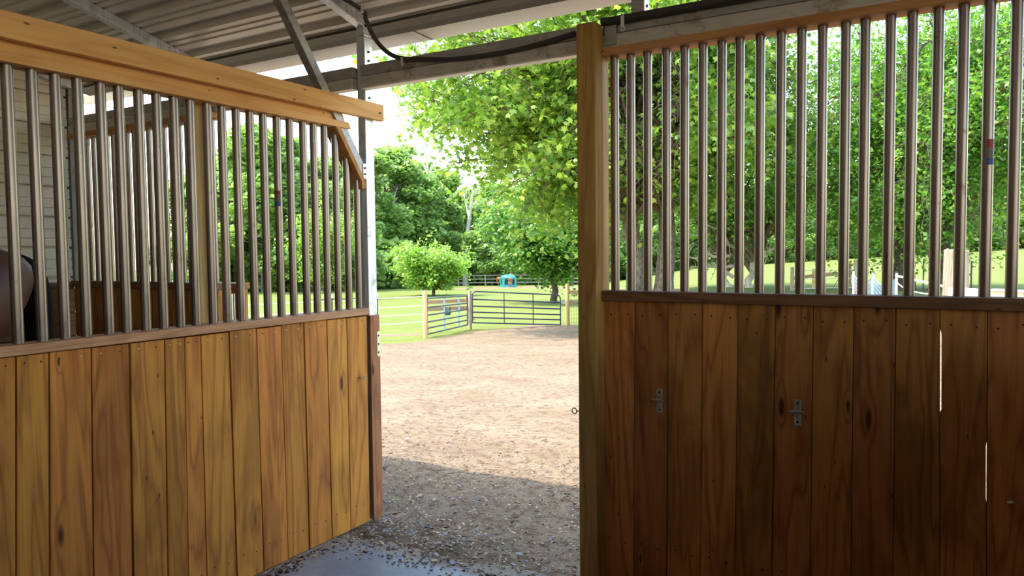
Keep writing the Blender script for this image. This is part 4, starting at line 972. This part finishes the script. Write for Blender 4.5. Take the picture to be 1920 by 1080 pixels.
# ---------------------------------------------------------------- things outside on the right
for px, yt, r_, d, lb in ((1486, 501, 3.4, 26, 'grey wooden fence post farthest left behind the right bars'), (1526, 504, 3.0, 27, 'slim brown fence post seen under the hanging maple leaves'),
                          (1594, 494, 2.6, 27, 'slim wooden post left of the thick square-topped one'), (1608, 487, 6.5, 24, 'thick wooden corner post beside the netting')):
    rpost('fence_post', px, yt, d, r_, M['gpost'] if px != 1526 else M['fpost'], lb)
r = empty('board_fence', (*dl(26.5, 11), 0), 'single-board fence between the slim posts behind the right bars', 'fence')
MB().bar(atd(1488, 522, 26), atd(1526, 517, 27), .05, .12).build('board', M['frail'], r); MB().bar(atd(1526, 517, 27), atd(1600, 511, 27), .05, .14).build('board', M['frail'], r)
for y0 in (508, 524, 541): MB().tube([tuple(atd(1488, y0, 26)), tuple(atd(1600, y0-2, 27))], .014, 6).build('strand', M['tape'], r)
r = empty('net_fence', (*dl(17, 10.5), 0), 'white posts with black caps carrying sagging blue-grey netting', 'fence')
np_ = [(1601, 508, 18), (1637, 511, 16.5), (1682, 512, 15)]
for px, yt, d in np_:
    x, y = dl(d, (px-960)/F*d); z = hz(x, y); zt = atd(px, yt, d)[2]
    MB().tube([(x, y, z-.2), (x, y, zt)], .022, 12).build('post', M['white'], r, smooth=True); MB().tube([(x, y, zt), (x, y, zt+.03)], .028, 12).build('cap', M['cable'], r)
for (a, b) in zip(np_[:-1], np_[1:]):
    mb = MB(); nn = 16; mm = 10
    A = np.array(atd(a[0], a[1]+6, a[2])); B = np.array(atd(b[0], b[1]+6, b[2]))
    def W(i, j):
        p = A+(B-A)*i/nn; top = p[2]-.22*math.sin(math.pi*i/nn); return (p[0], p[1], top-j*.09)
    for i in range(nn+1): mb.tube([W(i, j) for j in range(mm+1)], .004, 4, cap=False)
    for j in range(mm+1): mb.tube([W(i, j) for i in range(nn+1)], .005 if j else .012, 4, cap=False)
    for i in range(nn*3): 
        t = i/3; mb.tube([W(t, 0), W(t, mm)], .003, 3, cap=False)
    mb.build('netting', M['net'], r)
mb = MB(); p0 = atd(1607, 530, 17.8); p1 = atd(1606, 556, 17.8)
for s in (-1, 1): mb.tube([tuple(p0*(1-i/12)+p1*i/12+np.array([.04*s*math.sin(i*1.6+1)*(i/12+.3), 0, 0])) for i in range(13)], .012, 6)
tag(mb.build('rope', M['red'], org=tuple(p1)), 'red twisted rope hanging beside the thick fence post', 'rope')
# white handrail sloping down to the right, with standards
r = empty('pipe_rail', (*dl(13, 8.5), 0), 'white pipe rail sloping down in front of the pale stump', 'rail')
a = atd(1680, 517, 15); b = atd(1925, 572, 11); MB().tube([tuple(a), tuple(b)], .022, 10).build('rail', M['white'], r, smooth=True)
mb = MB(); mb.tube(smooth_path([tuple(atd(1682, 530, 15)), tuple(atd(1700, 543, 14.8)), tuple(atd(1730, 550, 14.5)), tuple(atd(1760, 553, 14.2))], 5), .012, 6); mb.build('rope', M['white'], r, smooth=True)
x, y = dl(11.6, (1900-960)/F*11.6); MB().tube([(x, y, hz(x, y)-.1), tuple(atd(1900, 566, 11.6))], .02, 10).build('standard', M['white'], r)
# tall bleached stump
x, y, z = on_ground(1795, 13.0); zt = atd(1797, 470, 13)[2]; mb = MB(); sg = 22; lv = [z-.2, z+.1, z+.6, z+1.0, zt]; gg = np.random.default_rng(9); ph = gg.normal(0, .02, sg)
vs = [(x+math.cos(2*math.pi*k_/sg)*(.205+ph[k_])*(1.25 if i == 0 else 1-.03*i), y+math.sin(2*math.pi*k_/sg)*(.205+ph[k_])*(1-.03*i), h+(ph[(k_+3) % sg]*.9 if i == 4 else 0)) for i, h in enumerate(lv) for k_ in range(sg)]
mb.add(vs, [(i*sg+j, i*sg+(j+1) % sg, (i+1)*sg+(j+1) % sg, (i+1)*sg+j) for i in range(4) for j in range(sg)]+[tuple(4*sg+j for j in range(sg))])
tag(mb.build('tree_stump', M['stump'], org=(x, y, z), smooth=True), 'tall bleached barkless tree stump standing behind the right bars', 'stump')
for px, yt, d in ((1732, 485, 25), (1822, 489, 18)):
    x, y, z = on_ground(px, d); o = MB().tube([(x, y, z-.3), (x, y, atd(px, yt, d)[2])], .02, 6).build('steel_stake', M['black'], org=(x, y, z))
    tag(o, 'thin dark steel fence stake %s' % ('between the dark maple trunks' if px < 1800 else 'just right of the bleached stump'), 'stake')
# tan raised bed edge at the lower right
r = empty('raised_bed', (*dl(11, 7.2), hz(*dl(11, 7.2))), 'tan boarded box with a pale rim at the far right beyond the sill', 'raised bed')
a = atd(1862, 545, 11); b = atd(1990, 552, 10); zt = max(a[2], b[2]); e2 = Vector((HD[0], HD[1], 0))
z = hz(*dl(11, 7.2))
A = Vector((a[0], a[1], (z+zt)/2)); B = Vector((b[0], b[1], (z+zt)/2))
MB().bar(A, B, .04, zt-z).build('front_board', M['tan'], r); MB().bar(A+e2*1.1, B+e2*1.1, .04, zt-z).build('back_board', M['tan'], r); MB().bar(A, A+e2*1.1, .04, zt-z).build('end_board', M['tan'], r)
MB().bar(Vector((A.x, A.y, zt+.015)), Vector((B.x, B.y, zt+.015)), .10, .03).build('rim', M['white'], r)

for o in bpy.data.objects:
    for kk in ('_loc', 'used'):
        if kk in o: del o[kk]
